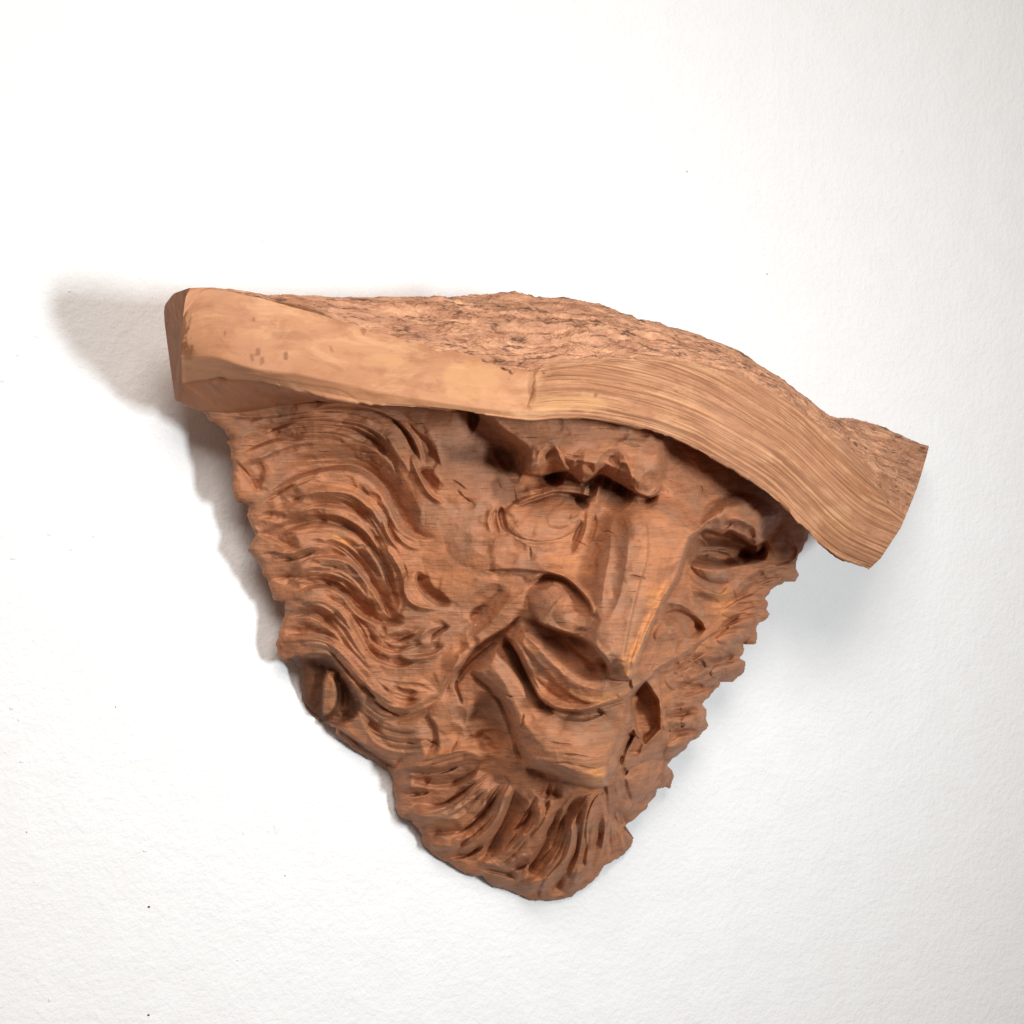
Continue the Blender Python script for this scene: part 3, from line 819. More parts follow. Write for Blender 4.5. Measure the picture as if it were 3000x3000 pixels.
gouge([(1720, 2335), (1680, 2345), (1655, 2385), (1640, 2440)], 14, 24)
ridge([(1700, 2330), (1665, 2350), (1640, 2390)], 14, 12)
gouge([(1750, 2380), (1745, 2450), (1738, 2520), (1720, 2580)], 20, 26)
ridge([(1770, 2370), (1772, 2430), (1765, 2500)], 18, 18)
cliff([(1766, 2338), (1778, 2381), (1807, 2412), (1826, 2464), (1838, 2505)][::-1], 30, 30, 34, .15, .1)
gouge([(1795, 2360), (1800, 2400), (1815, 2440)], 22, 20)
gouge([(1780, 2440), (1790, 2490), (1785, 2525)], 18, 18)
ASYM = False
#SCULPT_END

# ---- fine strands running along each lock
rs = np.random.RandomState(21)
def strands(c, offs, wd, dep):
    c = catmull(c, 4)
    t = np.gradient(c, axis=0); t /= np.linalg.norm(t, axis=1, keepdims=True) + 1e-9
    nrm = np.stack([t[:, 1], -t[:, 0]], 1)
    for o in offs:
        a = int(rs.uniform(0, .3) * len(c)); b = int(rs.uniform(.65, 1) * len(c))
        o = o + rs.uniform(-4, 4)
        fan = np.linspace(.7, 1.25, len(c))[:, None]
        p = (c + nrm * o * fan + 3 * np.sin(np.linspace(0, rs.uniform(2, 6), len(c)))[:, None] * nrm)[a:b]
        if len(p) > 3:
            gouge(p[::2], wd * rs.uniform(.7, 1.3), dep * rs.uniform(.6, 1.3), .3, .3)
ASYM = True; GAIN = 1.3
LOCKS = [([(800, 1235), (930, 1225), (1050, 1238), (1145, 1290), (1205, 1390)], (-30, -14, 4, 22, 40, 58)),
         ([(720, 1330), (800, 1290), (900, 1270), (1010, 1280), (1110, 1330), (1170, 1420)], (-20, 0, 18, 34)),
         ([(780, 1490), (930, 1440), (1040, 1462), (1110, 1540), (1160, 1640), (1180, 1740)], (-34, -18, -4, 14, 30)),
         ([(740, 1590), (850, 1555), (960, 1545), (1050, 1590), (1110, 1680)], (-16, 0, 16)),
         ([(800, 1625), (950, 1590), (1040, 1640), (1095, 1720), (1130, 1790)], (-10, 6, 22)),
         ([(800, 1740), (900, 1700), (990, 1715), (1050, 1770), (1120, 1815)], (-18, -4, 12, 28)),
         ([(830, 1800), (930, 1775), (1010, 1840), (1080, 1930), (1180, 1945)], (-26, -10, 6, 22, 38)),
         ([(820, 1890), (940, 1880), (1020, 1940), (1090, 2010), (1190, 2030)], (-20, -6, 10, 26)),
         ([(1030, 2060), (1090, 2125), (1170, 2155), (1260, 2145)], (-20, -6, 8, 22, 36, 50)),
         ([(1060, 1985), (1110, 2060), (1190, 2085), (1270, 2050)], (-10, 10)),
         ([(1100, 1880), (1160, 1895), (1220, 1880), (1290, 1840)], (-14, 2, 16, 32))]
for c, offs in LOCKS:
    strands(c, offs, 8, 10)
GAIN = 1.5
for c in ([(1440, 2235), (1370, 2220), (1260, 2255), (1150, 2290)], [(1450, 2270), (1390, 2320), (1300, 2380), (1190, 2395)], [(1490, 2290), (1440, 2370), (1370, 2440), (1260, 2490)],
          [(1590, 2330), (1550, 2410), (1490, 2490), (1400, 2560)], [(1660, 2370), (1650, 2450), (1610, 2530), (1530, 2610)], [(1740, 2340), (1705, 2420), (1690, 2520), (1640, 2620)],
          [(1775, 2380), (1765, 2470), (1740, 2560)], [(1800, 2370), (1815, 2430), (1820, 2490)]):
    strands(c, (-24, -10, 4, 18), 8, 11)
for c in ([(1930, 1990), (1990, 1960), (2060, 1920), (2150, 1880)], [(1940, 2040), (2000, 2030), (2080, 2000), (2150, 1975)], [(1945, 2090), (2000, 2085), (2060, 2070)], [(1955, 2160), (2000, 2130), (2060, 2115)],
          [(2070, 1870), (2140, 1840), (2220, 1820)], [(2120, 1800), (2180, 1770), (2250, 1750)], [(2180, 1720), (2250, 1690), (2325, 1675)]):
    strands(c, (-14, 0, 14), 8, 13)
ASYM = False

# ---- drying cracks
rk = np.random.RandomState(5)
def crack(x, y, ang, ln, wd=3.4, dep=10):
    n = 5; a = math.radians(ang)
    k = np.linspace(-.5, .5, n)
    jx = rk.uniform(-3, 3, n); jy = rk.uniform(-3, 3, n)
    gouge([(x + math.cos(a) * ln * t + jx[i], y + math.sin(a) * ln * t + jy[i]) for i, t in enumerate(k)], wd, dep, .3, .3)
for (x, y, an, ln) in ((1460, 1672, 2, 90), (1345, 1420, 30, 60), (1360, 1455, 35, 70), (1210, 2180, 3, 60), (1270, 2178, 30, 60), (1330, 2190, 110, 50), (1620, 1660, 4, 70), (1555, 1620, 88, 40), (1700, 1590, 30, 60),
                       (1780, 1560, 10, 50), (1865, 1690, 4, 70), (2130, 1700, 120, 60), (2150, 1745, 80, 40), (1490, 2040, 20, 40), (1530, 2110, 95, 50), (1640, 2180, 5, 90), (1690, 2215, 6, 110), (1720, 2250, 8, 80), (1650, 2235, 6, 70),
                       (1500, 1945, 60, 40), (1680, 1335, 8, 60), (1850, 1300, 12, 70), (1980, 1420, 30, 70), (2060, 1440, 60, 60), (1090, 1330, 5, 70), (1060, 1600, 4, 60), (960, 1660, 4, 60)):
    crack(x, y, an, ln)

# ---- extra tool marks: short shallow gouge cuts following the general flow of hair
rng = np.random.RandomState(11)
def scatter_cuts(poly, n, ang, length, wd, dep):
    p = np.array(poly)
    k = 0
    while k < n:
        x = rng.uniform(p[:, 0].min(), p[:, 0].max()); y = rng.uniform(p[:, 1].min(), p[:, 1].max())
        if poly_sd(poly, np.array([x]), np.array([y]))[0] > -10:
            continue
        a = math.radians(ang(x, y) + rng.uniform(-14, 14)); l = length * rng.uniform(.6, 1.3)
        b = a + math.radians(rng.uniform(5, 22))
        c, s = math.cos(a) * l / 2, math.sin(a) * l / 2
        gouge([(x - c, y - s), (x, y), (x + math.cos(b) * l / 2, y + math.sin(b) * l / 2)], wd * rng.uniform(.7, 1.3), dep * rng.uniform(.6, 1.3), .4, .4)
        k += 1

scatter_cuts([(690, 1230), (900, 1220), (1000, 1500), (1000, 1800), (850, 1880), (720, 1500)], 30, lambda x, y: -15 + (x - 700) * 0.12, 70, 13, 7)
scatter_cuts([(1000, 1240), (1180, 1300), (1180, 1900), (1020, 1850)], 14, lambda x, y: 40 + (x - 1000) * 0.12, 70, 12, 7)
scatter_cuts([(1170, 2280), (1440, 2240), (1700, 2330), (1650, 2600), (1400, 2540), (1180, 2390)], 26, lambda x, y: 150 - (x - 1200) * 0.1, 60, 12, 8)
scatter_cuts([(1950, 2000), (2060, 1900), (2240, 1800), (2060, 2100), (1960, 2220)], 34, lambda x, y: -35, 46, 12, 9)
scatter_cuts([(1300, 1420), (1440, 1420), (1650, 1620), (1600, 1670), (1420, 1660), (1330, 1640)], 24, lambda x, y: 10 + 60 * math.sin(x * .02), 70, 28, 5)
scatter_cuts([(1560, 1230), (1920, 1240), (1950, 1340), (1860, 1370), (1700, 1340), (1560, 1330)], 12, lambda x, y: 80, 60, 28, 5)
scatter_cuts([(1980, 1330), (2240, 1470), (2180, 1540), (2060, 1540), (1970, 1450)], 14, lambda x, y: 50, 60, 28, 8)
scatter_cuts([(1330, 1800), (1420, 1760), (1520, 1700), (1400, 1900), (1340, 1960)], 14, lambda x, y: -45, 60, 16, 7)
scatter_cuts([(1360, 2040), (1440, 2060), (1500, 2230), (1420, 2210), (1300, 2150)], 16, lambda x, y: 60, 60, 22, 8)
scatter_cuts([(2000, 1720), (2100, 1770), (2090, 1830), (2000, 1790)], 8, lambda x, y: 40, 40, 16, 9)

# ---- chisel facets: piecewise planes
def facets(A, cell, amt, seed, clipv):
    r = np.random.RandomState(seed)
    ny = int((vs[-1] - V0) / cell) + 3; nx = int((us[-1] - U0) / cell) + 3
    sx = (np.arange(nx)[None] - 1 + r.rand(ny, nx)) * cell + U0
    sy = (np.arange(ny)[:, None] - 1 + r.rand(ny, nx)) * cell + V0
    B = blur(A, max(2, int(cell / ST / 5)))
    gy, gx = np.gradient(B, ST)
    jj = np.clip(((sx - U0) / ST).astype(int), 0, A.shape[1] - 1); ii = np.clip(((sy - V0) / ST).astype(int), 0, A.shape[0] - 1)
    b0 = B[ii, jj]; bx = gx[ii, jj]; by = gy[ii, jj]
    ci = ((VV - V0) / cell).astype(int) + 1; cj = ((UU - U0) / cell).astype(int) + 1
    best = np.full(A.shape, 1e9); out = np.zeros_like(A)
    for di in (-1, 0, 1):
        for dj in (-1, 0, 1):
            a = np.clip(ci + di, 0, ny - 1); b = np.clip(cj + dj, 0, nx - 1)
            d = (UU - sx[a, b]) ** 2 + (VV - sy[a, b]) ** 2 * 1.6
            m = d < best
            best = np.where(m, d, best)
            out = np.where(m, b0[a, b] + bx[a, b] * (UU - sx[a, b]) + by[a, b] * (VV - sy[a, b]), out)
    return A + amt * blur(np.clip(out - B, -clipv, clipv), 1)

H = facets(H, 52, 0.45, 3, 9)
H = facets(H, 26, 0.28, 4, 4)
H += 3.0 * fbm(UU / 60, VV / 34, 3, 8) + 1.1 * fbm(UU / 40, VV / 5, 3, 9)
H = 0.6 * H + 0.4 * blur(H, 1)
# rounded, chipped rim
rim = np.clip(-EDGE, 0, None)
H -= 26 * np.exp(-rim / 9.0)
H = np.maximum(H, 10)

# ---- shaped stains and freshly worn wood
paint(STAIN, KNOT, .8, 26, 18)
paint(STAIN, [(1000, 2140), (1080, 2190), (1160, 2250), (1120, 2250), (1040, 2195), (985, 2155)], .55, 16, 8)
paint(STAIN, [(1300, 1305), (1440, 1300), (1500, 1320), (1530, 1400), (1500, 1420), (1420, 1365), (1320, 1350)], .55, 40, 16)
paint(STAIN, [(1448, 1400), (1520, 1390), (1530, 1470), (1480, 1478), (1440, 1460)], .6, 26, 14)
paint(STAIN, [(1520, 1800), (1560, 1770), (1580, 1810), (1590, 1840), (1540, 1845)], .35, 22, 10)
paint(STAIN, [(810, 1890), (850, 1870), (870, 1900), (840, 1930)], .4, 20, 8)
W = np.zeros_like(H)
paint(W, [(957, 1962), (983, 1970), (988, 2032), (982, 2070), (961, 2092), (946, 2088), (946, 2000)], 1.0, 8)
STAIN *= 1 - .85 * W
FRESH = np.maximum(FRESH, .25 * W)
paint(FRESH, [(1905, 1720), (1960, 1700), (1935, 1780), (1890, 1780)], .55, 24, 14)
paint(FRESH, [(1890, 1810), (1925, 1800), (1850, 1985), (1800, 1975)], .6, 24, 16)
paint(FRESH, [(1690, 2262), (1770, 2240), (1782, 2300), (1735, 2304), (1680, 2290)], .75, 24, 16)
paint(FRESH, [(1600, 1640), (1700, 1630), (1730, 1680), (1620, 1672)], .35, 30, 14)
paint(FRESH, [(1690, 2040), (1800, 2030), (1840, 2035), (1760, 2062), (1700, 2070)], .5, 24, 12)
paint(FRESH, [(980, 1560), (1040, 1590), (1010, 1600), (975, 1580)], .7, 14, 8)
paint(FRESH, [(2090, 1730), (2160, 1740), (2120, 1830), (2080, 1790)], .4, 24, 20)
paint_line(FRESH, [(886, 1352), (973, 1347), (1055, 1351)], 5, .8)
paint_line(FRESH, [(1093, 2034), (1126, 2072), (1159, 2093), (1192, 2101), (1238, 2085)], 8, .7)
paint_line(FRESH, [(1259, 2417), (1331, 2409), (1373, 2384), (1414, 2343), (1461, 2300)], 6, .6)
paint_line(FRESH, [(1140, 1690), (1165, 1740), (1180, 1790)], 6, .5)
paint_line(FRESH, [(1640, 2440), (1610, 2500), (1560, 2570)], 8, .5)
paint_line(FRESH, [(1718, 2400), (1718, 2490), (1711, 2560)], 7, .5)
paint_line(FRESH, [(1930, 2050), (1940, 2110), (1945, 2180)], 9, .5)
paint(PALE, [(1640, 2090), (1800, 2080), (1790, 2140), (1740, 2165), (1680, 2140)], .55, 24, 10)
paint(PALE, [(1480, 1500), (1660, 1500), (1640, 1570), (1530, 1570)], .4, 30, 16)
paint(PALE, [(1420, 1910), (1480, 1900), (1560, 2050), (1500, 2060), (1400, 1980)], .3, 40, 20)

# ---- regions that become separate parts
LAB = {}
REG = np.zeros(H.shape, np.int8)
def region(name, poly):
    LAB[len(LAB) + 1] = name
    REG[poly_sd(poly, UU, VV) < 0] = len(LAB)

region('hair', [(560, 1070), (1080, 1070), (1160, 1210), (1300, 1370), (1340, 1490), (1280, 1580), (1240, 1620), (1230, 1650), (1335, 1780), (1335, 1830), (1310, 1900), (1290, 1990), (1280, 2056), (1290, 2130), (1281, 2200), (1180, 2245), (1000, 2240), (560, 2000)])
region('beard', [(1160, 2246), (1281, 2200), (1370, 2195), (1450, 2230), (1539, 2250), (1660, 2282), (1742, 2306), (1785, 2303), (1815, 2255), (1840, 2200), (1862, 2145), (1845, 2045), (1905, 1986), (1985, 1926), (2050, 1870), (2111, 1838), (2180, 1812), (2400, 1700), (2400, 2700), (1100, 2700), (1100, 2240)])
region('chin', [(1369, 1969), (1400, 1930), (1455, 1888), (1490, 1930), (1545, 2010), (1590, 2062), (1640, 2084), (1700, 2092), (1770, 2076), (1842, 2045), (1862, 2110), (1862, 2145), (1840, 2200), (1815, 2255), (1782, 2302), (1742, 2305), (1659, 2281), (1597, 2260), (1539, 2248), (1514, 2213), (1498, 2159), (1477, 2097), (1458, 2056), (1431, 2027), (1400, 2002)])
region('moustache', [(1470, 1845), (1520, 1812), (1575, 1842), (1630, 1868), (1690, 1905), (1740, 1960), (1790, 1990), (1852, 1992), (1900, 1940), (1985, 1926), (1905, 1986), (1842, 2045), (1770, 2076), (1700, 2090), (1640, 2082), (1590, 2060), (1545, 2010), (1514, 1940)])
region('nose', [(1810, 1470), (1930, 1470), (2050, 1545), (2022, 1595), (1990, 1688), (1957, 1744), (1920, 1813), (1878, 1916), (1852, 1992), (1790, 1990), (1740, 1960), (1690, 1905), (1630, 1868), (1575, 1842), (1548, 1800), (1545, 1730), (1575, 1690), (1640, 1678), (1720, 1690), (1790, 1620)])
region('eyebrow', [(1525, 1340), (1560, 1300), (1720, 1270), (1850, 1280), (1940, 1350), (1950, 1415), (1924, 1452), (1895, 1462), (1846, 1441), (1804, 1417), (1763, 1396), (1738, 1404), (1705, 1418), (1668, 1389), (1639, 1388), (1585, 1400), (1526, 1391)])
region('eye', [(1480, 1470), (1520, 1430), (1620, 1405), (1700, 1410), (1750, 1440), (1700, 1520), (1660, 1575), (1597, 1590), (1540, 1582), (1500, 1550)])
region('eyebrow', [(2036, 1572), (2060, 1520), (2150, 1500), (2260, 1530), (2255, 1580), (2209, 1603), (2176, 1585), (2139, 1561), (2111, 1571), (2069, 1559)])
region('eye', [(2000, 1640), (2036, 1574), (2069, 1560), (2111, 1572), (2139, 1562), (2176, 1586), (2209, 1604), (2240, 1640), (2160, 1670), (2140, 1700), (2110, 1740), (2060, 1722), (2015, 1682)])
region('wood_knot', [(957, 1955), (988, 1964), (988, 1990), (995, 2032), (988, 2075), (961, 2103), (942, 2096), (940, 2040), (944, 1998)])

inside = EDGE < 0
P3 = place(UU, VV, H)
# smooth normals of the whole relief, shared by all its parts
du = np.gradient(P3, axis=1); dv = np.gradient(P3, axis=0)
NRM = np.cross(du, dv)
NRM /= np.linalg.norm(NRM, axis=-1, keepdims=True) + 1e-12
if NRM[..., 1].mean() > 0:
    NRM = -NRM
FLIP = np.cross(P3[100, 401] - P3[100, 400], P3[101, 400] - P3[100, 400])[1] > 0

quad_in = inside[:-1, :-1] & inside[1:, :-1] & inside[:-1, 1:] & inside[1:, 1:]
quad_reg = REG[:-1, :-1]
idx = np.arange(H.size).reshape(H.shape)
Q = np.stack([idx[:-1, :-1], idx[:-1, 1:], idx[1:, 1:], idx[1:, :-1]], -1)
if FLIP:
    Q = Q[..., ::-1]
flatP = P3.reshape(-1, 3); flatN = NRM.reshape(-1, 3)
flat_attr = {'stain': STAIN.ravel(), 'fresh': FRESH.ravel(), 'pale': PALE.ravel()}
part_of = {}
for k in range(0, len(LAB) + 1):
    sel = quad_in & (quad_reg == k)
    if not sel.any():
        continue
    q = Q[sel]
    used, inv = np.unique(q, return_inverse=True)
    name = LAB.get(k, 'face')
    par = root
    if name == 'wood_knot':
        par = part_of['hair']
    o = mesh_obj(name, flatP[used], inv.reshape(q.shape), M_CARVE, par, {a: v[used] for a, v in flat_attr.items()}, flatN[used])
    part_of[name] = o
part_of['wood_knot']['label'] = 'reddish tongue of wood standing in the dark knot hollow'

# ---- back of the block: sides cut back under the rim to a smaller flat back
cnt = {}
qs = Q[quad_in]
ed = np.concatenate([qs[:, [0, 1]], qs[:, [1, 2]], qs[:, [2, 3]], qs[:, [3, 0]]])
key = np.sort(ed, 1)
uq, inv, c = np.unique(key[:, 0].astype(np.int64) * H.size + key[:, 1], return_inverse=True, return_counts=True)
bed = ed[c[inv] == 1]
bv, binv = np.unique(bed, return_inverse=True)
binv = binv.reshape(bed.shape)
fu, fv, fh = UU.ravel()[bv], VV.ravel()[bv], H.ravel()[bv]
cu, cv = 1500.0, 1700.0
rings = [flatP[bv]]
for f, hs in ((.035, .72), (.10, .36), (.16, 0.012)):
    rings.append(place(fu + (cu - fu) * f - 0.47 * fh * (1 - hs) * (fu > 1500), fv + (cv - fv) * f, np.maximum(fh * hs, 2.0)))
nb = len(bv)
cen = place(np.array([cu]), np.array([cv]), np.array([2.0]))
vv_ = np.concatenate(rings + [cen])
ff = []
for r in range(3):
    a = binv[:, 0] + r * nb; b = binv[:, 1] + r * nb
    ff.append(np.stack([b, a, a + nb, b + nb], -1))
ff = np.concatenate(ff)
back = mesh_obj('block_back', vv_[:-1], ff, M_CARVE, root, {k: np.zeros(len(vv_) - 1) for k in flat_attr})
bm_faces = np.stack([binv[:, 1] + 3 * nb, binv[:, 0] + 3 * nb, np.full(len(binv), 4 * nb)], -1)
mesh_obj('back_panel', vv_, bm_faces, M_CARVE, back, {k: np.zeros(len(vv_)) for k in flat_attr})

# ------------------------------------------------------------------ the hat: a slab of log, cut face in front, bark on top
# section: A lower front edge, M bevel, B rim of bark, C bark, T crest, K0, K1 back top, K2 back bottom, E underside back
SEC = [
    [(534, 1124, 205), (531, 1050, 275), (536, 930, 338), (544, 872, 338), (556, 843, 325), (508, 860, 250), (476, 902, 195), (512, 1170, 138), (519, 1178, 150)],
    [(640, 1115, 265), (624, 1048, 325), (606, 846, 348), (612, 844, 343), (620, 844, 333), (590, 870, 220), (575, 900, 175), (585, 1196, 140), (590, 1205, 155)],
    [(779, 1123, 335), (740, 1081, 378), (745, 867, 380), (752, 862, 370), (762, 860, 350), (720, 885, 180), (690, 930, 130), (690, 1195, 120), (700, 1212, 150)],
    [(885, 1151, 395), (864, 1094, 425), (878, 902, 405), (884, 882, 375), (890, 867, 332), (830, 890, 180), (800, 940, 120), (800, 1170, 120), (840, 1190, 220)],
    [(1071, 1185, 490), (1060, 1138, 502), (1071, 961, 458), (1075, 910, 425), (1080, 873, 350), (1010, 900, 180), (960, 960, 100), (970, 1140, 100), (1030, 1165, 340)],
    [(1257, 1197, 555), (1250, 1172, 563), (1250, 1018, 522), (1262, 940, 462), (1276, 871, 360), (1200, 910, 170), (1140, 980, 60), (1120, 1150, 60), (1210, 1170, 400)],
    [(1419, 1213, 600), (1410, 1195, 607), (1420, 1062, 572), (1430, 960, 502), (1440, 870, 370), (1350, 915, 160), (1280, 990, 30), (1250, 1160, 30), (1370, 1180, 450)],
    [(1544, 1230, 625), (1542, 1205, 629), (1552, 1098, 602), (1560, 980, 522), (1570, 873, 380), (1480, 920, 150), (1410, 1000, 20), (1370, 1160, 20), (1490, 1190, 470)],
    [(1640, 1224, 632), (1640, 1195, 637), (1650, 1090, 610), (1670, 980, 532), (1690, 882, 385), (1590, 930, 150), (1520, 1010, 20), (1470, 1160, 20), (1590, 1190, 480)],
    [(1740, 1228, 632), (1752, 1195, 637), (1778, 1070, 607), (1806, 985, 522), (1834, 915, 390), (1730, 965, 150), (1650, 1040, 20), (1570, 1180, 20), (1690, 1195, 480)],
    [(1870, 1253, 612), (1890, 1215, 620), (1950, 1060, 592), (1978, 1010, 502), (2000, 969, 390), (1890, 1020, 150), (1820, 1080, 30), (1700, 1200, 30), (1810, 1215, 470)],
    [(1988, 1291, 587), (2015, 1250, 594), (2090, 1085, 562), (2115, 1050, 482), (2137, 1024, 390), (2030, 1070, 170), (1970, 1120, 60), (1840, 1230, 60), (1930, 1250, 460)],
    [(2089, 1345, 552), (2120, 1300, 560), (2210, 1127, 522), (2234, 1104, 462), (2252, 1086, 380), (2160, 1130, 200), (2100, 1180, 100), (1970, 1290, 120), (2045, 1300, 440)],
    [(2190, 1405, 507), (2225, 1355, 514), (2318, 1190, 472), (2338, 1172, 420), (2350, 1160, 340), (2300, 1180, 210), (2240, 1230, 150), (2110, 1350, 200), (2160, 1365, 420)],
    [(2258, 1453, 470), (2292, 1410, 477), (2395, 1245, 425), (2412, 1235, 330), (2425, 1217, 210), (2400, 1235, 165), (2360, 1270, 160), (2220, 1410, 260), (2250, 1425, 390)],
    [(2340, 1533, 422), (2380, 1482, 428), (2480, 1335, 384), (2512, 1280, 262), (2535, 1234, 160), (2515, 1248, 115), (2470, 1300, 140), (2330, 1480, 290), (2340, 1500, 350)],
    [(2440, 1622, 360), (2480, 1570, 366), (2565, 1432, 337), (2604, 1340, 225), (2636, 1268, 130), (2618, 1282, 85), (2570, 1340, 110), (2450, 1560, 260), (2445, 1590, 300)],
    [(2545, 1669, 290), (2580, 1636, 298), (2640, 1545, 290), (2688, 1425, 200), (2722, 1307, 110), (2706, 1320, 65), (2650, 1400, 90), (2570, 1590, 220), (2550, 1640, 245)],
]
SEC = np.array(SEC, float)
SEC[0, :, 2] *= 1.32; SEC[1, :, 2] *= 1.28; SEC[2, :, 2] *= 1.18; SEC[3, :, 2] *= 1.08
ext = np.interp(np.arange(len(SEC)), [0, 10, 11, 12, 13, 14, 15, 16, 17], [0, 0, 30, 70, 105, 130, 150, 160, 160])
SEC[:, :3, 2] += ext[:, None]; SEC[:, 8, 2] += ext; SEC[:, 3, 2] += .75 * ext; SEC[:, 4, 2] += .35 * ext; SEC[:, 7, 2] += .6 * ext
push = 75 * np.exp(-((np.arange(len(SEC)) - 9) / 3.6) ** 2)
SEC[:, :4, 2] += push[:, None]; SEC[:, 8, 2] += push
NS, NP = SEC.shape[:2]
PER = 40
# along the length
ts = np.linspace(0, NS - 1, (NS - 1) * PER + 1)
def cr(arr, t):
    n = len(arr); i = np.clip(np.floor(t).astype(int), 0, n - 2); f = (t - i)[:, None, None]
    p1 = arr[i]; p2 = arr[i + 1]
    p0 = np.where((i == 0)[:, None, None], 2 * p1 - p2, arr[np.maximum(i - 1, 0)])
    p3 = np.where((i == n - 2)[:, None, None], 2 * p2 - p1, arr[np.minimum(i + 2, n - 1)])
    return .5 * (2 * p1 + (p2 - p0) * f + (2 * p0 - 5 * p1 + 4 * p2 - p3) * f ** 2 + (3 * p1 - p0 - 3 * p2 + p3) * f ** 3)
RING = cr(SEC, ts)
SUB = [14, 60, 40, 40, 14, 6, 6, 4, 16]     # A-M, M-B, B-C, C-T, T-K0, K0-K1, K1-K2, K2-E, E-A
cols = []; colp = []
for k in range(NP):
    a = RING[:, k]; b = RING[:, (k + 1) % NP]
    pm = RING[:, k - 1]; pn = RING[:, (k + 2) % NP]
    for j in range(SUB[k]):
        f = j / SUB[k]
        lin = a + (b - a) * f
        if k in (2, 3):                       # bark: rounded
            p0 = 2 * a - b if k == 2 else pm
            p3 = pn
            cc = .5 * (2 * a + (b - p0) * f + (2 * p0 - 5 * a + 4 * b - p3) * f ** 2 + (3 * a - p0 - 3 * b + p3) * f ** 3)
            lin = .35 * lin + .65 * cc
        cols.append(lin); colp.append(k + f)
G = np.stack(cols, 1); colp = np.array(colp)
nr, nc = G.shape[:2]
HP = place(G[..., 0], G[..., 1], G[..., 2])
# round the arrises a little
CP0 = colp
for _ in range(2):
    HP = np.where(((CP0 > .2) & (CP0 < 8.6))[None, :, None], .5 * HP + .25 * np.roll(HP, 1, 1) + .25 * np.roll(HP, -1, 1), HP)
# arc-length coordinates
la = np.concatenate([[0], np.cumsum(np.linalg.norm(np.diff(HP[:, 40], axis=0), axis=-1))])
lc = np.cumsum(np.concatenate([np.zeros((nr, 1)), np.linalg.norm(np.diff(HP, axis=1), axis=-1)], 1), 1)
LA = np.repeat(la[:, None], nc, 1)
TT = np.repeat(ts[:, None], nc, 1); CPp = np.repeat(colp[None], nr, 0)
d1 = np.gradient(HP, axis=0); d2 = np.roll(HP, -1, 1) - np.roll(HP, 1, 1)
HN = np.cross(d1, d2); HN /= np.linalg.norm(HN, axis=-1, keepdims=True) + 1e-12
if HN[:, 40, 1].mean() > 0:
    HN = -HN
ragk = .12 + .88 * sstep((TT - 3.6) / 2.0)
rag = ragk * (.10 * fbm(LA * 40, LA * 0, 3, 60) + .22 * fbm(LA * 90, lc * 120, 3, 61))
bark = sstep((CPp + rag - 2.0 + .02) / .12) * (CPp < 6) * sstep((TT - .9) / .3)
# along the middle the bark has worn off in a smooth strip next to the rim
worn = sstep((TT - 7.1) / .6)
bark *= 1 - .9 * worn * (1 - sstep((CPp + 1.2 * rag - 2.16) / .25)) 
weather = sstep((TT - 6.75 + .8 * rag - .25 * (CPp - 1)) / .7) * (1 - bark)
mm = S * 1000 / 1000
def terrace(n, k):
    q = n * k; f0 = np.floor(q)
    return (f0 + sstep((q - f0 - .3) / .25)) / k
wob = .5 * vnoise(LA * 25, lc * 60, 69)
plate = terrace(fbm(LA * 19 + wob, lc * 85 + wob, 4, 70, .55), 6) + .5 * terrace(fbm(LA * 50, lc * 210, 3, 71, .6), 4)
amp = .55 + .75 * sstep((TT - 3.5) / 1.5) * (1 - .6 * sstep((TT - 8.5) / 2))
disp = bark * amp * (1 - .4 * sstep((CPp - 3.3) / .6)) * (21 * plate + 4 * fbm(LA * 120, lc * 300, 3, 72, .6)) * S
groove = fbm(LA * 4 + .6 * vnoise(LA * 10, lc * 30, 80), lc * 430 + 1.2 * vnoise(LA * 4, lc * 8, 79), 3, 81, .65)
crack = np.clip(fbm(LA * 5, lc * 120, 2, 83) - .30, 0, 1)
disp += weather * (CPp > 0) * (CPp < 2.6) * (3.6 * groove - 16 * crack) * S
disp += (1 - bark) * (CPp < 2.1) * 5 * terrace(fbm(LA * 9, lc * 26, 3, 84), 3) * S
disp += ((CPp > 8) | (CPp < .2)) * 8 * terrace(fbm(LA * 24, lc * 34, 3, 85), 3) * S
disp -= np.exp(-np.minimum(CPp, 9 - CPp) / .12) * 22 * np.clip(fbm(LA * 45, LA * 3, 3, 86) - .12, 0, 1) * S
disp -= np.exp(-np.abs(CPp - 2.0) / .05) * (TT < 7) * 8 * np.clip(fbm(LA * 60, LA * 3, 3, 88), 0, 1) * S
# chip and step where the cut face changes to split wood
step = np.exp(-((TT - 7.05 - .1 * (CPp - 1) - .5 * rag) / .05) ** 2) * sstep((fbm(LA * 0, lc * 40, 2, 87) + .3) / .4) * (CPp > .9) * (CPp < 2.2)
disp -= 5 * S * step * sstep((CPp - .9) / .3)
endk = np.minimum(sstep(TT / .12), sstep((NS - 1 - TT) / .05))
HP = HP + HN * (disp * endk)[..., None]
h_stain = np.zeros((nr, nc)); h_fresh = np.zeros((nr, nc))
hu, hv = G[..., 0], G[..., 1]
front = (CPp < 2.05)
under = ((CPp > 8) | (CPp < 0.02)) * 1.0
h_stain = np.maximum(h_stain, front * .75 * sstep((570 - hu + 22 * fbm(LA * 160, lc * 90, 3, 90)) / 16) * sstep((1080 - hv) / 60) * sstep((fbm(LA * 220, lc * 120, 3, 91) + .25) / .4))
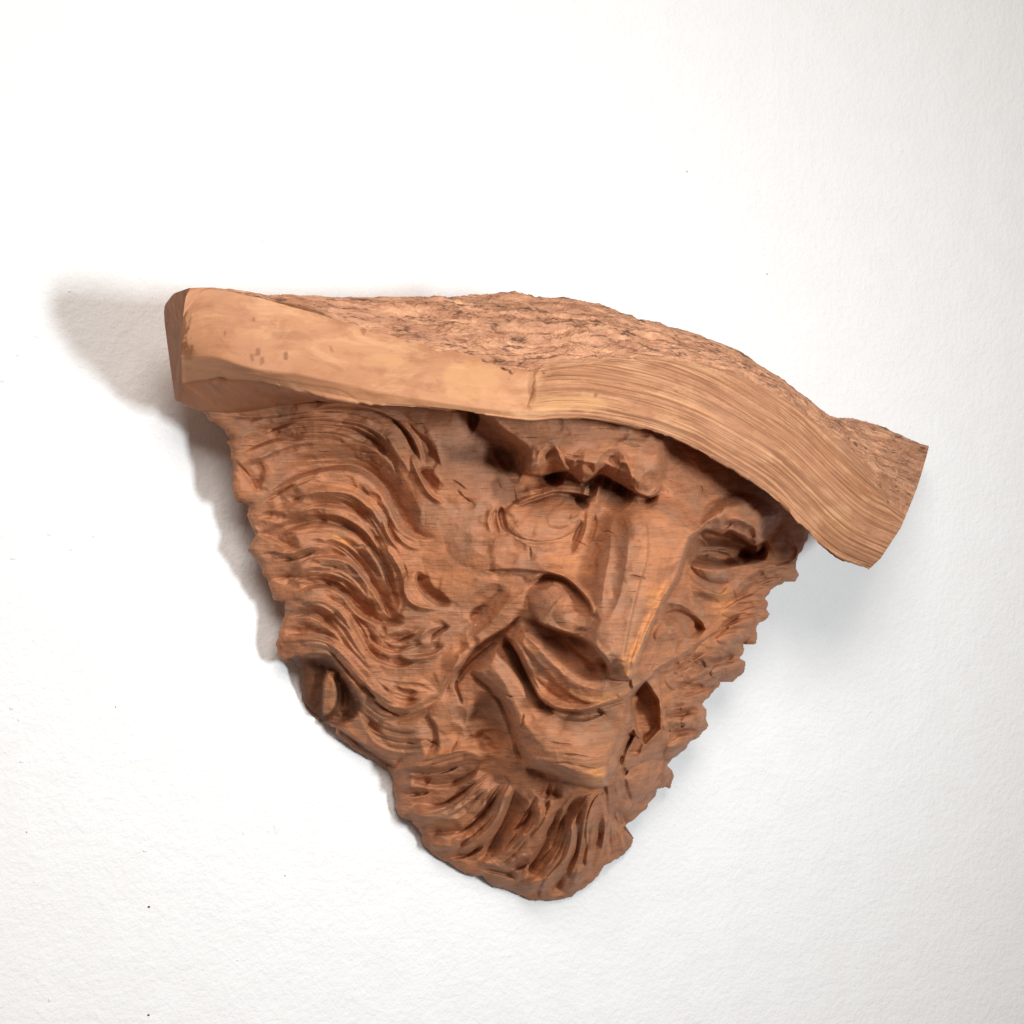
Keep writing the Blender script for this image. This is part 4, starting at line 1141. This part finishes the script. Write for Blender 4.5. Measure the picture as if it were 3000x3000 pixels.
for (x, y, r, a) in [(755, 1030, 9, .8), (737, 1052, 8, .7), (766, 1055, 8, .7), (838, 1037, 8, .9), (970, 1022, 9, .8), (1064, 972, 9, .7), (742, 935, 7, .6), (1746, 1157, 9, .8), (660, 975, 6, .6)]:
    d = np.hypot((hu - x), (hv - y) * .6) / (r * .75) + 1.3 * fbm(LA * 260, lc * 260, 3, 93)
    h_stain = np.maximum(h_stain, front * .7 * a * sstep((1.3 - d) / .8))
def blob(x, y, rx, ry, a, A):
    d = np.hypot((hu - x) / rx, (hv - y) / ry) + .45 * fbm(LA * 70, lc * 70, 3, 95)
    np.maximum(A, a * sstep((1.1 - d) / .5) * (CPp < 2.6), out=A)
blob(860, 984, 70, 18, .22, h_stain)
blob(1120, 1060, 90, 26, .35, h_fresh)
blob(1380, 1120, 120, 60, .4, h_fresh)
blob(1650, 1180, 130, 34, .45, h_fresh)
blob(1560, 1140, 14, 46, .45, h_stain)
fi = np.arange(nr * nc).reshape(nr, nc)
HQ = np.stack([fi[:-1], fi[1:], np.roll(fi, -1, 1)[1:], np.roll(fi, -1, 1)[:-1]], -1)
qn = np.cross(HP[101, 40] - HP[100, 40], HP[100, 41] - HP[100, 40])
if qn[1] > 0:
    HQ = HQ[..., ::-1]
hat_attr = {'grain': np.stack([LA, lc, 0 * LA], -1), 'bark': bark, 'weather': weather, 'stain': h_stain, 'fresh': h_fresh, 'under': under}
hat_root = bpy.data.objects.new('hat', None)
scene.collection.objects.link(hat_root)
hat_root.parent = root
colmid = (colp + np.roll(colp, -1)) / 2
is_bark_col = (colp >= 2.0) & (colp < 6)
d1 = np.gradient(HP, axis=0); d2 = np.roll(HP, -1, 1) - np.roll(HP, 1, 1)
HN2 = np.cross(d1, d2); HN2 /= np.linalg.norm(HN2, axis=-1, keepdims=True) + 1e-12
if (HN2 * HN).sum(-1).mean() < 0:
    HN2 = -HN2
fHP = HP.reshape(-1, 3); fHN = HN2.reshape(-1, 3)
for name, cm in (('hat_brim', ~is_bark_col), ('hat_crown', is_bark_col)):
    q = HQ[:, cm].reshape(-1, 4)
    used, inv = np.unique(q, return_inverse=True)
    at = {k: (v.reshape(-1, 3) if v.ndim == 3 else v.ravel())[used] for k, v in hat_attr.items()}
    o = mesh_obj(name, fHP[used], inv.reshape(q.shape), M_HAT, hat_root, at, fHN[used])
    o['label'] = {'hat_brim': 'pale smooth cut front edge of the hat', 'hat_crown': 'rough bark surface on top of the hat'}[name]
# end faces
for row, nm in ((0, 'end_grain'), (nr - 1, 'end_grain')):
    ringp = HP[row]
    c = ringp.mean(0)
    layers = [c + (ringp - c) * f for f in (1.0, .97, .8, .6, .4, .2)]
    P = np.concatenate(layers + [c[None]])
    f4 = []
    for l in range(5):
        a = np.arange(nc) + l * nc; b = np.roll(np.arange(nc), -1) + l * nc
        f4.append(np.stack([a, b, b + nc, a + nc], -1))
    a = np.arange(nc) + 5 * nc; b = np.roll(np.arange(nc), -1) + 5 * nc
    f4.append(np.stack([a, b, np.full(nc, 6 * nc), np.full(nc, 6 * nc)], -1))
    f4 = np.concatenate(f4)
    z = np.zeros(len(P))
    nz = np.abs(fbm(P[:, 1] * 400, P[:, 2] * 90, 3, 97))
    at = {'grain': np.stack([P[:, 2], P[:, 1] * 3, z], -1), 'bark': z, 'weather': z + .6, 'stain': np.clip(.2 + nz, 0, .6), 'fresh': z, 'under': z + .4}
    tri = np.concatenate([f4[:, :3], f4[:5 * nc][:, [0, 2, 3]]])
    e = mesh_obj(nm, P, tri, M_HAT, hat_root, at)
